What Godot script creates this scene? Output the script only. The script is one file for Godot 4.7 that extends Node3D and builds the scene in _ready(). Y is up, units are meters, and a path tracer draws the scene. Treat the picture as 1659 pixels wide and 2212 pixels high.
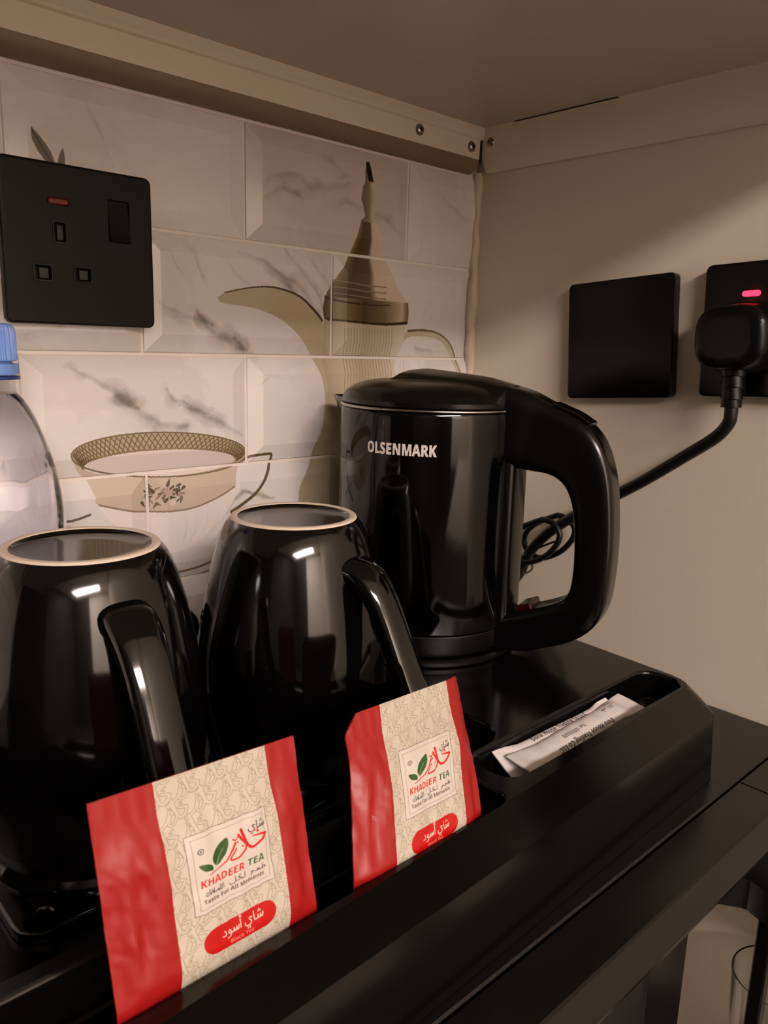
extends Node3D

# ---------------------------------------------------------------- constants
# The corner where the tiled wall (z = 0) meets the painted wall (x = 0) is the origin; the desk top is at y = 0.75.
const TAU_ := TAU
const DESK := 0.75
const KC := Vector3(-0.151, 0.0, 0.100)      # kettle axis
const KPHI := 1.2566                          # direction of the kettle's handle
var M := {}
var names := {}
var rng := RandomNumberGenerator.new()

# ---------------------------------------------------------------- mesh building
class MB:
	var v := PackedVector3Array()
	var uv := PackedVector2Array()
	func tri(a: Vector3, b: Vector3, c: Vector3, ua := Vector2.ZERO, ub := Vector2.ZERO, uc := Vector2.ZERO) -> void:
		v.append(a); v.append(b); v.append(c)
		uv.append(ua); uv.append(ub); uv.append(uc)
	func quad(a: Vector3, b: Vector3, c: Vector3, d: Vector3, ua := Vector2.ZERO, ub := Vector2.ZERO, uc := Vector2.ZERO, ud := Vector2.ZERO) -> void:
		tri(a, b, c, ua, ub, uc); tri(a, c, d, ua, uc, ud)
	func loft(loops: Array, cap0 := true, cap1 := true, wrap := true) -> void:
		var nl := loops.size()
		var n: int = loops[0].size()
		var last := n if wrap else n - 1
		for i in nl - 1:
			var a: PackedVector3Array = loops[i]
			var b: PackedVector3Array = loops[i + 1]
			for j in last:
				var k := (j + 1) % n
				var u0 := float(j) / last
				var u1 := float(j + 1) / last
				var v0 := float(i) / (nl - 1)
				var v1 := float(i + 1) / (nl - 1)
				quad(a[j], a[k], b[k], b[j], Vector2(u0, v0), Vector2(u1, v0), Vector2(u1, v1), Vector2(u0, v1))
		if cap0: cap(loops[0], true)
		if cap1: cap(loops[nl - 1], false)
	func cap(l: PackedVector3Array, back: bool) -> void:
		# triangulates a planar loop (concave loops too)
		var n := Vector3.ZERO
		for i in l.size():
			var p := l[i]
			var q := l[(i + 1) % l.size()]
			n += p.cross(q)
		if n.length() < 1e-14: return
		n = n.normalized()
		var e := n.cross(Vector3.UP if absf(n.y) < 0.9 else Vector3.RIGHT).normalized()
		var f := n.cross(e)
		var flat := PackedVector2Array()
		for p in l: flat.append(Vector2(p.dot(e), p.dot(f)) * 1000.0)
		var idx := Geometry2D.triangulate_polygon(flat)
		for i in range(0, idx.size(), 3):
			var a := l[idx[i]]
			var b := l[idx[i + 1]]
			var c := l[idx[i + 2]]
			var up := (b - a).cross(c - a).dot(n) > 0.0
			if up == back: tri(a, c, b)
			else: tri(a, b, c)
	func append(o: MB) -> void:
		v.append_array(o.v); uv.append_array(o.uv)
	func moved(t: Transform3D) -> MB:
		for i in v.size(): v[i] = t * v[i]
		return self
	func mesh(angle := 40.0, closed := true) -> ArrayMesh:
		# outward winding (clockwise, as Godot wants), normals smoothed over edges flatter than the angle
		if closed:
			var vol := 0.0
			for i in range(0, v.size(), 3): vol += v[i].dot(v[i + 1].cross(v[i + 2]))
			if vol > 0.0: flip()
		var nf := v.size() / 3
		var fn := PackedVector3Array()
		fn.resize(nf)
		var at := {}
		for i in nf:
			fn[i] = (v[i * 3 + 2] - v[i * 3]).cross(v[i * 3 + 1] - v[i * 3])
			for k in 3:
				var key := Vector3i((v[i * 3 + k] * 400000.0).round())
				if at.has(key): at[key].append(i)
				else: at[key] = [i]
		var nn := PackedVector3Array()
		nn.resize(v.size())
		var lim := cos(deg_to_rad(angle))
		var fu := PackedVector3Array()
		fu.resize(nf)
		for i in nf: fu[i] = fn[i].normalized()
		for i in nf:
			for k in 3:
				var key := Vector3i((v[i * 3 + k] * 400000.0).round())
				var s := Vector3.ZERO
				for j in at[key]:
					if fu[j].dot(fu[i]) >= lim: s += fn[j]
				nn[i * 3 + k] = s.normalized() if s.length() > 1e-18 else Vector3.UP
		var arr := []
		arr.resize(Mesh.ARRAY_MAX)
		arr[Mesh.ARRAY_VERTEX] = v
		arr[Mesh.ARRAY_NORMAL] = nn
		arr[Mesh.ARRAY_TEX_UV] = uv
		var m := ArrayMesh.new()
		m.add_surface_from_arrays(Mesh.PRIMITIVE_TRIANGLES, arr)
		return m
	func flip() -> void:
		for i in range(0, v.size(), 3):
			var t := v[i + 1]; v[i + 1] = v[i + 2]; v[i + 2] = t
			var w := uv[i + 1]; uv[i + 1] = uv[i + 2]; uv[i + 2] = w

func smooth(pts: Array, n: int) -> Array:
	# Catmull-Rom through the points, n steps a span
	var out := []
	for i in pts.size() - 1:
		var a = pts[maxi(i - 1, 0)]
		var b = pts[i]
		var c = pts[i + 1]
		var d = pts[mini(i + 2, pts.size() - 1)]
		for k in n:
			var t := float(k) / n
			out.append(0.5 * ((2.0 * b) + (c - a) * t + (2.0 * a - 5.0 * b + 4.0 * c - d) * t * t + (3.0 * b - a - 3.0 * c + d) * t * t * t))
	out.append(pts[-1])
	return out

func lathe(profile: Array, seg := 64, c := Vector3.ZERO, cap_ends := false) -> MB:
	var mb := MB.new()
	var loops := []
	for p in profile:
		var l := PackedVector3Array()
		for j in seg:
			var a := TAU * j / seg
			l.append(c + Vector3(p.x * cos(a), p.y, p.x * sin(a)))
		loops.append(l)
	mb.loft(loops, cap_ends, cap_ends)
	return mb

func rrect(w: float, h: float, r: float, seg := 5) -> PackedVector2Array:
	var o := PackedVector2Array()
	for q in 4:
		var cx: float = (w / 2 - r) * [1, -1, -1, 1][q]
		var cy: float = (h / 2 - r) * [1, 1, -1, -1][q]
		for k in seg + 1:
			var a := PI / 2 * (q + float(k) / seg)
			o.append(Vector2(cx + r * cos(a), cy + r * sin(a)))
	return o

func superellipse(a: float, b: float, n: float, seg: int) -> PackedVector2Array:
	var o := PackedVector2Array()
	for k in seg:
		var t := TAU * k / seg
		o.append(Vector2(a * signf(cos(t)) * pow(absf(cos(t)), 2.0 / n), b * signf(sin(t)) * pow(absf(sin(t)), 2.0 / n)))
	return o

func slab(w: float, h: float, d: float, r: float, b: float, seg := 4) -> MB:
	# a rounded plate in the xy plane, front at z = d, its edges rounded by b
	var mb := MB.new()
	var loops := []
	for s in [[0.0, b], [b * 0.3, b * 0.3], [b, 0.0], [d - b, 0.0], [d - b * 0.7, b * 0.05], [d - b * 0.3, b * 0.3], [d, b]]:
		var l := PackedVector3Array()
		for p in rrect(w - 2 * s[1], h - 2 * s[1], maxf(r - s[1], 0.0002), seg): l.append(Vector3(p.x, p.y, s[0]))
		loops.append(l)
	mb.loft(loops)
	return mb

func box(c: Vector3, s: Vector3, b := 0.0015) -> MB:
	# a box with chamfered edges about c
	var mb := MB.new()
	var loops := []
	var h := s / 2
	for e in [[-h.y, b], [-h.y + b, 0.0], [h.y - b, 0.0], [h.y, b]]:
		var l := PackedVector3Array()
		for p in rrect(s.x - 2 * e[1], s.z - 2 * e[1], maxf(b - e[1] * 0.5, b * 0.4), 1): l.append(c + Vector3(p.x, e[0], p.y))
		loops.append(l)
	mb.loft(loops)
	return mb

func prism(poly: PackedVector2Array, y0: float, y1: float, b := 0.0) -> MB:
	# a vertical prism over a polygon in xz
	var mb := MB.new()
	var loops := []
	for y in [y0, y1]:
		var l := PackedVector3Array()
		for p in poly: l.append(Vector3(p.x, y, p.y))
		loops.append(l)
	mb.loft(loops)
	return mb

func along_x(profile: Array, x0: float, x1: float) -> MB:
	# a profile of (z, y) points drawn out along x
	var mb := MB.new()
	var loops := []
	for x in [x0, x1]:
		var l := PackedVector3Array()
		for p in profile: l.append(Vector3(x, p.y, p.x))
		loops.append(l)
	mb.loft(loops)
	return mb

func tube(path: Array, r, seg := 12, flat := 1.0) -> MB:
	# a tube along a path; r a number or a list of radii
	var mb := MB.new()
	var loops := []
	var up := Vector3.UP
	for i in path.size():
		var t: Vector3 = (path[mini(i + 1, path.size() - 1)] - path[maxi(i - 1, 0)]).normalized()
		if i == 0: up = Vector3.UP if absf(t.y) < 0.9 else Vector3.RIGHT
		var s := t.cross(up).normalized()
		up = s.cross(t).normalized()
		var rr: float = r[i] if r is Array else r
		var l := PackedVector3Array()
		for k in seg:
			var a := TAU * k / seg
			l.append(path[i] + s * cos(a) * rr + up * sin(a) * rr * flat)
		loops.append(l)
	mb.loft(loops)
	return mb

func cut(body: MB, holes: Array, angle := 30.0) -> ArrayMesh:
	# the body less the holes, through a CSG tree built a hundred times as large
	var root := CSGCombiner3D.new()
	root.name = "csg_work"
	add_child(root)
	var big := Transform3D(Basis.from_scale(Vector3.ONE * 100.0))
	var first := CSGMesh3D.new()
	first.mesh = body.moved(big).mesh(angle)
	root.add_child(first)
	for h in holes:
		var c := CSGMesh3D.new()
		c.mesh = h.moved(big).mesh(angle)
		c.operation = CSGShape3D.OPERATION_SUBTRACTION
		root.add_child(c)
	var live = root
	live._update_shape()
	var baked: ArrayMesh = root.bake_static_mesh()
	remove_child(root)
	root.free()
	var mb := MB.new()
	var arr := baked.surface_get_arrays(0)
	var vs: PackedVector3Array = arr[Mesh.ARRAY_VERTEX]
	var ix = arr[Mesh.ARRAY_INDEX]
	if ix == null:
		for i in range(0, vs.size(), 3): mb.tri(vs[i] / 100.0, vs[i + 1] / 100.0, vs[i + 2] / 100.0)
	else:
		for i in range(0, ix.size(), 3): mb.tri(vs[ix[i]] / 100.0, vs[ix[i + 1]] / 100.0, vs[ix[i + 2]] / 100.0)
	return mb.mesh(angle)

# ---------------------------------------------------------------- naming
func numbered(called: String) -> String:
	var n: int = names.get(called, 0)
	names[called] = n + 1
	return called if n == 0 else "%s_%03d" % [called, n]

func thing(called: String, label: String, category: String, at := Vector3.ZERO, turn := 0.0, group := "") -> Node3D:
	var o := Node3D.new()
	o.name = numbered(called)
	add_child(o)
	o.position = at
	o.rotation.y = turn
	o.set_meta("label", label); o.set_meta("category", category)
	if group: o.set_meta("group", group)
	return o

func part(called: String, m: Mesh, mat: Material, parent: Node3D, label := "") -> MeshInstance3D:
	var o := MeshInstance3D.new()
	o.name = called
	o.mesh = m
	o.material_override = mat
	parent.add_child(o, true)
	var k := 1
	if label: o.set_meta("label", label)
	return o

func struct(called: String, m: Mesh, mat: Material, label := "", category := "") -> MeshInstance3D:
	var o := part(called, m, mat, self)
	o.set_meta("kind", "structure")
	o.set_meta("label", label); o.set_meta("category", category)
	return o

func mat(c: Color, rough: float, metal := 0.0, spec := 0.5) -> StandardMaterial3D:
	var m := StandardMaterial3D.new()
	m.albedo_color = c
	m.roughness = rough
	m.metallic = metal
	m.metallic_specular = spec
	return m

func noise_tex(freq: float, size := 256, as_normal := false, strength := 4.0, octaves := 4) -> NoiseTexture2D:
	var n := FastNoiseLite.new()
	n.seed = 7
	n.frequency = freq
	n.fractal_octaves = octaves
	var t := NoiseTexture2D.new()
	t.width = size; t.height = size
	t.seamless = true
	t.noise = n
	t.as_normal_map = as_normal
	t.bump_strength = strength
	return t

# ---------------------------------------------------------------- drawing flat print
func poly_fill(img: Image, pts: Array, col: Color) -> void:
	var lo := INF
	var hi := -INF
	for p in pts:
		lo = minf(lo, p.y); hi = maxf(hi, p.y)
	var n := pts.size()
	for y in range(maxi(0, int(floor(lo))), mini(img.get_height(), int(ceil(hi)) + 1)):
		var yc := y + 0.5
		var xs := []
		for i in n:
			var a: Vector2 = pts[i]
			var b: Vector2 = pts[(i + 1) % n]
			if (a.y <= yc) != (b.y <= yc):
				xs.append(a.x + (yc - a.y) / (b.y - a.y) * (b.x - a.x))
		xs.sort()
		for i in range(0, xs.size() - 1, 2):
			var x0 := int(round(xs[i]))
			var x1 := int(round(xs[i + 1]))
			if x1 > x0: img.fill_rect(Rect2i(x0, y, x1 - x0, 1), col)

func disc(img: Image, c: Vector2, r: float, col: Color, ry := -1.0) -> void:
	if ry < 0.0: ry = r
	for y in range(int(floor(c.y - ry)), int(ceil(c.y + ry)) + 1):
		var t := (y + 0.5 - c.y) / maxf(ry, 0.01)
		if absf(t) > 1.0: continue
		var w := r * sqrt(1.0 - t * t)
		var x0 := int(round(c.x - w))
		var x1 := int(round(c.x + w))
		if x1 > x0: img.fill_rect(Rect2i(x0, y, x1 - x0, 1), col)

func stroke(img: Image, pts: Array, w0: float, col: Color, w1 := -1.0) -> void:
	if w1 < 0.0: w1 = w0
	var n := pts.size()
	for i in n:
		var t := float(i) / maxi(n - 1, 1)
		var r := lerpf(w0, w1, t) / 2
		disc(img, pts[i], r, col)
		if i < n - 1:
			var r1 := lerpf(w0, w1, float(i + 1) / (n - 1)) / 2
			var d: Vector2 = pts[i + 1] - pts[i]
			if d.length() < 0.01: continue
			var s := d.orthogonal().normalized()
			poly_fill(img, [pts[i] + s * r, pts[i + 1] + s * r1, pts[i + 1] - s * r1, pts[i] - s * r], col)

func soft(img: Image, pts: Array, r0: float, r1: float, col: Color, alpha: float) -> void:
	# a soft brush dragged along a path
	var path := smooth(pts, 40)
	var n := path.size()
	var brushes := {}
	var nz := FastNoiseLite.new()
	nz.seed = int(pts[0].x * 3.0) + 1
	nz.frequency = 0.018
	for i in n:
		var t := float(i) / (n - 1)
		var r := int(maxf(2.0, lerpf(r0, r1, t) * (1.0 + 0.7 * nz.get_noise_1d(i)) * (0.45 + 0.55 * sin(t * PI))))
		if not brushes.has(r):
			var b := Image.create(r * 2 + 1, r * 2 + 1, false, Image.FORMAT_RGBA8)
			for y in r * 2 + 1:
				for x in r * 2 + 1:
					var d := Vector2(x - r, y - r).length() / r
					b.set_pixel(x, y, Color(col, alpha * 0.42 * pow(maxf(0.0, 1.0 - d * d), 2.0)))
			brushes[r] = b
		var p: Vector2 = path[i] + Vector2(nz.get_noise_2d(i, 50.0), nz.get_noise_2d(i, 90.0)) * lerpf(r0, r1, t) * 1.2
		img.blend_rect(brushes[r], Rect2i(0, 0, r * 2 + 1, r * 2 + 1), Vector2i(p) - Vector2i(r, r))

func word(img: Image, text: String, o: Vector2, ex: Vector2, ey: Vector2, h: float, col: Color, bold := true, centre := false, face := "Droid Sans", slant := 0.0) -> float:
	# Latin lettering: the triangles of a TextMesh filled in; ex, ey the print's own axes, h the height of a capital
	var tm := TextMesh.new()
	var f := SystemFont.new()
	f.font_names = PackedStringArray([face])
	f.font_weight = 700 if bold else 400
	tm.font = f
	tm.font_size = 64
	tm.pixel_size = 1.0
	tm.depth = 0.0
	tm.text = text
	tm.horizontal_alignment = HORIZONTAL_ALIGNMENT_LEFT
	var arr := tm.get_mesh_arrays()
	var vs: PackedVector3Array = arr[Mesh.ARRAY_VERTEX]
	var ix: PackedInt32Array = arr[Mesh.ARRAY_INDEX]
	var lo := Vector2(INF, INF)
	var hi := -lo
	for p in vs:
		lo = lo.min(Vector2(p.x, p.y)); hi = hi.max(Vector2(p.x, p.y))
	var s := h / 46.0
	var off := Vector2((lo.x + hi.x) / 2 if centre else lo.x, lo.y)
	for i in range(0, ix.size(), 3):
		var t := []
		for k in 3:
			var p := Vector2(vs[ix[i + k]].x, vs[ix[i + k]].y) - off
			t.append(o + ex * ((p.x + p.y * slant) * s) - ey * (p.y * s))
		poly_fill(img, t, col)
	return (hi.x - lo.x) * s

func script_word(which: String) -> Array:
	# Arabic words as pen strokes, about ten units wide, base line at 0, up positive; a list of one point is a dot
	var sheen := [[Vector2(10, 2.0), Vector2(9.7, 0.3), Vector2(8.9, 0.2), Vector2(8.7, 1.7), Vector2(8.3, 0.2), Vector2(7.5, 0.2), Vector2(7.3, 1.7), Vector2(6.9, 0.1), Vector2(5.3, 0.0)]]
	match which:
		"shay":
			return sheen + [[Vector2(5.4, 0), Vector2(5.2, 2.5), Vector2(5.2, 4.6)], [Vector2(8.7, 3.4)], [Vector2(7.6, 3.4)], [Vector2(8.15, 4.3)],
				[Vector2(4.0, 2.2), Vector2(3.2, 2.7), Vector2(2.6, 1.9), Vector2(3.4, 1.0), Vector2(3.6, 0.0), Vector2(2.7, -1.1), Vector2(1.2, -1.1), Vector2(0.3, -0.2), Vector2(0.3, 0.9)], [Vector2(1.5, -2.3)], [Vector2(2.6, -2.3)]]
		"aswad":
			return [[Vector2(10, 0), Vector2(10, 4.6)], [Vector2(10.4, 6.3), Vector2(9.7, 6.2), Vector2(9.8, 5.6), Vector2(10.5, 5.4)],
				[Vector2(9.0, 2.0), Vector2(8.7, 0.3), Vector2(8.0, 0.2), Vector2(7.8, 1.7), Vector2(7.5, 0.2), Vector2(6.7, 0.2), Vector2(6.5, 1.7), Vector2(6.1, 0.1), Vector2(4.6, 0.1)],
				[Vector2(4.8, 0.2), Vector2(4.7, 1.5), Vector2(3.9, 1.8), Vector2(3.5, 1.0), Vector2(4.0, 0.2), Vector2(4.8, 0.3), Vector2(4.4, -1.2), Vector2(3.0, -1.9)],
				[Vector2(1.7, 2.4), Vector2(2.2, 1.2), Vector2(2.0, 0.1), Vector2(0.5, 0.1)]]
		"taem":
			return [[Vector2(10, 0.2), Vector2(9.8, 1.6), Vector2(8.4, 1.7), Vector2(8.0, 0.1), Vector2(10, 0.1)], [Vector2(8.4, 0.2), Vector2(8.3, 4.5)], [Vector2(8.0, 0.1), Vector2(6.6, 0.1), Vector2(6.2, 1.6), Vector2(5.2, 1.5), Vector2(5.9, 0.2), Vector2(4.0, 0.1), Vector2(3.2, 1.2), Vector2(2.2, 0.6), Vector2(2.8, 0.0), Vector2(2.0, -0.6), Vector2(1.8, -2.6)]]
		"likull":
			return [[Vector2(10, 4.5), Vector2(9.9, 0.1), Vector2(8.0, 0.1), Vector2(7.9, 1.2), Vector2(6.3, 2.4), Vector2(7.8, 4.3)], [Vector2(8.0, 0.1), Vector2(4.6, 0.1)], [Vector2(4.6, 4.5), Vector2(4.5, 0.0), Vector2(3.6, -1.3), Vector2(1.8, -1.2), Vector2(1.2, 0.3)]]
		"lahazat":
			return [[Vector2(10, 0), Vector2(10, 4.5)], [Vector2(9, 4.5), Vector2(9, 0.1), Vector2(8.0, 0.1)], [Vector2(8.1, 4.5), Vector2(8.0, 0.1), Vector2(6.6, 0.1), Vector2(7.4, 1.6), Vector2(6.0, 1.2), Vector2(5.8, 0.1), Vector2(3.8, 0.1), Vector2(4.2, 1.6), Vector2(3.0, 1.6), Vector2(2.9, 0.1), Vector2(2.2, 0.1)], [Vector2(4.5, 0.2), Vector2(4.4, 4.5)], [Vector2(3.4, 3.0)], [Vector2(2.2, 0.1), Vector2(2.2, 4.5)], [Vector2(1.6, 1.0), Vector2(1.2, 0.0), Vector2(0.2, 0.0), Vector2(0.0, 1.2)], [Vector2(0.4, 2.4)], [Vector2(1.1, 2.4)]]
	return []

func script_text(img: Image, words: Array, o: Vector2, ex: Vector2, ey: Vector2, u: float, w: float, col: Color) -> void:
	# o: the right end of the base line; words run leftwards
	var x := 0.0
	for wd in words:
		for s in script_word(wd):
			var pts := []
			for p in s: pts.append(o + ex * ((x + p.x - 10.5) * u) - ey * (p.y * u))
			if pts.size() == 1: disc(img, pts[0], w * 0.75, col)
			else: stroke(img, smooth(pts, 3), w, col)
		x -= 12.0

# the red word of the sachet's emblem, in the emblem's own frame (0..1 across, 0..1 down)
func emblem_strokes() -> Array:
	return [
		[[Vector2(0.66, 0.16), Vector2(0.68, 0.26), Vector2(0.70, 0.36), Vector2(0.725, 0.45), Vector2(0.77, 0.50), Vector2(0.84, 0.49), Vector2(0.91, 0.44), Vector2(0.95, 0.37)], 0.030, 0.022],
		[[Vector2(0.955, 0.365), Vector2(0.90, 0.35), Vector2(0.85, 0.345), Vector2(0.79, 0.33)], 0.026, 0.010],
		[[Vector2(0.90, 0.215), Vector2(0.86, 0.245), Vector2(0.82, 0.265)], 0.014, 0.008],
		[[Vector2(0.865, 0.285)], 0.03, 0.03],
		[[Vector2(0.62, 0.22), Vector2(0.645, 0.29), Vector2(0.68, 0.37), Vector2(0.70, 0.43), Vector2(0.67, 0.50), Vector2(0.60, 0.56), Vector2(0.52, 0.57), Vector2(0.49, 0.545), Vector2(0.53, 0.48), Vector2(0.57, 0.42)], 0.024, 0.014],
		[[Vector2(0.57, 0.33), Vector2(0.53, 0.41), Vector2(0.47, 0.50), Vector2(0.38, 0.57), Vector2(0.21, 0.62)], 0.024, 0.008],
		[[Vector2(0.55, 0.26), Vector2(0.58, 0.29), Vector2(0.61, 0.25)], 0.014, 0.012],
		[[Vector2(0.60, 0.33)], 0.022, 0.022], [[Vector2(0.65, 0.415)], 0.022, 0.022]]

func sachet_print() -> ImageTexture:
	var W := 1536
	var H := 1728
	var img := Image.create(W, H, false, Image.FORMAT_RGBA8)
	var red := Color(0.63, 0.09, 0.085)
	var cream := Color(0.785, 0.755, 0.69)
	img.fill(red)
	var x0 := 0.275 * W
	var x1 := 0.835 * W
	img.fill_rect(Rect2i(int(x0), 0, int(x1 - x0), H), cream)
	# outlined script pattern over the cream band
	var line := Color(0.64, 0.595, 0.51)
	var strip := Image.create(int(x1 - x0), H, false, Image.FORMAT_RGBA8)
	strip.fill(cream)
	for pass_ in 2:
		for j in 13:
			for i in 6:
				var o := Vector2(-330 + i * 214 + (j % 2) * 107, -190 + j * 158 + i * -26)
				for s in emblem_strokes():
					var pts := []
					for p in s[0]: pts.append(o + Vector2(p.x * 330 + p.y * 30, p.y * 430))
					if pts.size() > 1: stroke(strip, smooth(pts, 2), (s[1] * 760 + 7) if pass_ == 0 else (s[1] * 760 - 5), line if pass_ == 0 else cream)
					else: disc(strip, pts[0], 7, line)
	img.blit_rect(strip, Rect2i(0, 0, strip.get_width(), H), Vector2i(int(x0), 0))
	# emblem panel
	var bx := 0.366 * W
	var by := 0.272 * H
	var bw := 0.405 * W
	var bh := 0.343 * H
	var ink := Color(0.16, 0.12, 0.10)
	var pale := Color(0.82, 0.785, 0.745)
	img.fill_rect(Rect2i(int(bx) - 4, int(by) - 4, int(bw) + 8, int(bh) + 8), Color(0.36, 0.29, 0.22))
	img.fill_rect(Rect2i(int(bx), int(by), int(bw), int(bh)), pale)
	var m := bw * 0.055
	for i in 60:
		var t := float(i) / 60
		for q in [Vector2(bx + m + (bw - 2 * m) * t, by + m), Vector2(bx + m + (bw - 2 * m) * t, by + bh - m), Vector2(bx + m, by + m + (bh - 2 * m) * t), Vector2(bx + bw - m, by + m + (bh - 2 * m) * t)]:
			img.fill_rect(Rect2i(int(q.x), int(q.y), 5, 5), Color(0.45, 0.38, 0.31))
	var e := func(p: Vector2) -> Vector2: return Vector2(bx + p.x * bw, by + p.y * bw * 0.98)
	var red2 := Color(0.80, 0.06, 0.07)
	for s in emblem_strokes():
		var pts := []
		for p in s[0]: pts.append(e.call(Vector2(p.x, 0.165 + (p.y - 0.16) * 0.80)))
		if pts.size() == 1: disc(img, pts[0], s[1] * bw * 0.55, red2)
		else: stroke(img, smooth(pts, 5), s[1] * bw * 1.25, red2, s[2] * bw * 1.25)
	var green := Color(0.16, 0.33, 0.10)
	var leaf := func(a: Array) -> void:
		var pts := []
		for p in smooth(a, 5): pts.append(e.call(Vector2(p.x, 0.185 + (p.y - 0.17) * 0.80)))
		poly_fill(img, pts, green)
	leaf.call([Vector2(0.30, 0.52), Vector2(0.27, 0.40), Vector2(0.33, 0.28), Vector2(0.47, 0.17), Vector2(0.49, 0.28), Vector2(0.45, 0.40), Vector2(0.36, 0.50), Vector2(0.30, 0.52)])
	leaf.call([Vector2(0.26, 0.56), Vector2(0.16, 0.52), Vector2(0.11, 0.42), Vector2(0.20, 0.43), Vector2(0.26, 0.49), Vector2(0.26, 0.56)])
	stroke(img, [e.call(Vector2(0.30, 0.47)), e.call(Vector2(0.35, 0.385)), e.call(Vector2(0.43, 0.29))], 5, pale, 2)
	# small circled mark
	var cc: Vector2 = e.call(Vector2(0.15, 0.22))
	disc(img, cc, bw * 0.036, ink); disc(img, cc, bw * 0.027, pale)
	word(img, "R", cc + Vector2(0, bw * 0.016), Vector2.RIGHT, Vector2.DOWN, bw * 0.032, ink, true, true)
	script_text(img, ["shay"], e.call(Vector2(0.97, 0.22)), Vector2.RIGHT, Vector2.DOWN, bw * 0.021, bw * 0.011, ink)
	var ln := word(img, "KHADEER", e.call(Vector2(0.10, 0.665)), Vector2.RIGHT, Vector2.DOWN, bw * 0.088, red2, true, false, "Droid Sans", 0.12)
	word(img, "TEA", e.call(Vector2(0.10, 0.665)) + Vector2(ln + bw * 0.05, 0), Vector2.RIGHT, Vector2.DOWN, bw * 0.088, green, true, false, "Droid Sans", 0.12)
	script_text(img, ["taem", "likull", "lahazat"], e.call(Vector2(0.915, 0.768)), Vector2.RIGHT, Vector2.DOWN * 0.58, bw * 0.0225, bw * 0.009, ink)
	word(img, "Taste For All Moments", e.call(Vector2(0.105, 0.865)), Vector2.RIGHT, Vector2.DOWN, bw * 0.052, Color(0.3, 0.24, 0.2), true)
	# red pill
	var py := 0.752 * H
	var pr := 0.058 * H
	var pill := Color(0.74, 0.015, 0.03)
	disc(img, Vector2(0.450 * W, py), pr, pill); disc(img, Vector2(0.690 * W, py), pr, pill)
	img.fill_rect(Rect2i(int(0.450 * W), int(py - pr), int(0.24 * W), int(2 * pr)), pill)
	script_text(img, ["shay", "aswad"], Vector2(0.690 * W, py + 2), Vector2.RIGHT, Vector2.DOWN, 15.0, 8.0, Color(0.93, 0.82, 0.76))
	word(img, "Black Tea", Vector2(0.570 * W, py + pr * 0.80), Vector2.RIGHT, Vector2.DOWN, 30, Color(0.85, 0.5, 0.45), true, true)
	img.resize(1024, 1152, Image.INTERPOLATE_LANCZOS)
	return ImageTexture.create_from_image(img)

func stick_print(flip_: bool) -> ImageTexture:
	var W := 1200
	var H := 220
	var img := Image.create(W, H, false, Image.FORMAT_RGBA8)
	img.fill(Color(0.93, 0.91, 0.91))
	var ink := Color(0.16, 0.15, 0.20)
	var ex := Vector2.LEFT if flip_ else Vector2.RIGHT
	var ey := Vector2.UP if flip_ else Vector2.DOWN
	var o := func(x: float, y: float) -> Vector2: return Vector2(W - x, H - y) if flip_ else Vector2(x, y)
	word(img, "Dora House Trading Co LLC", o.call(330.0, 70.0), ex, ey, 32, ink)
	word(img, "Tel :", o.call(560.0, 128.0), ex, ey, 27, ink)
	for i in 11:
		var p: Vector2 = o.call(640.0 + i * 14, 128.0)
		poly_fill(img, [p, p + ex * 6, p + ex * 6 - ey * 32, p - ey * 32], ink)
	script_text(img, ["taem", "likull"], o.call(330.0, 148.0), ex, ey, 6.6, 3.5, ink)
	word(img, "BROWN SUGAR", o.call(170.0, 184.0), ex, ey, 18, Color(0.35, 0.33, 0.38), false)
	img.resize(800, 147, Image.INTERPOLATE_LANCZOS)
	return ImageTexture.create_from_image(img)

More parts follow.
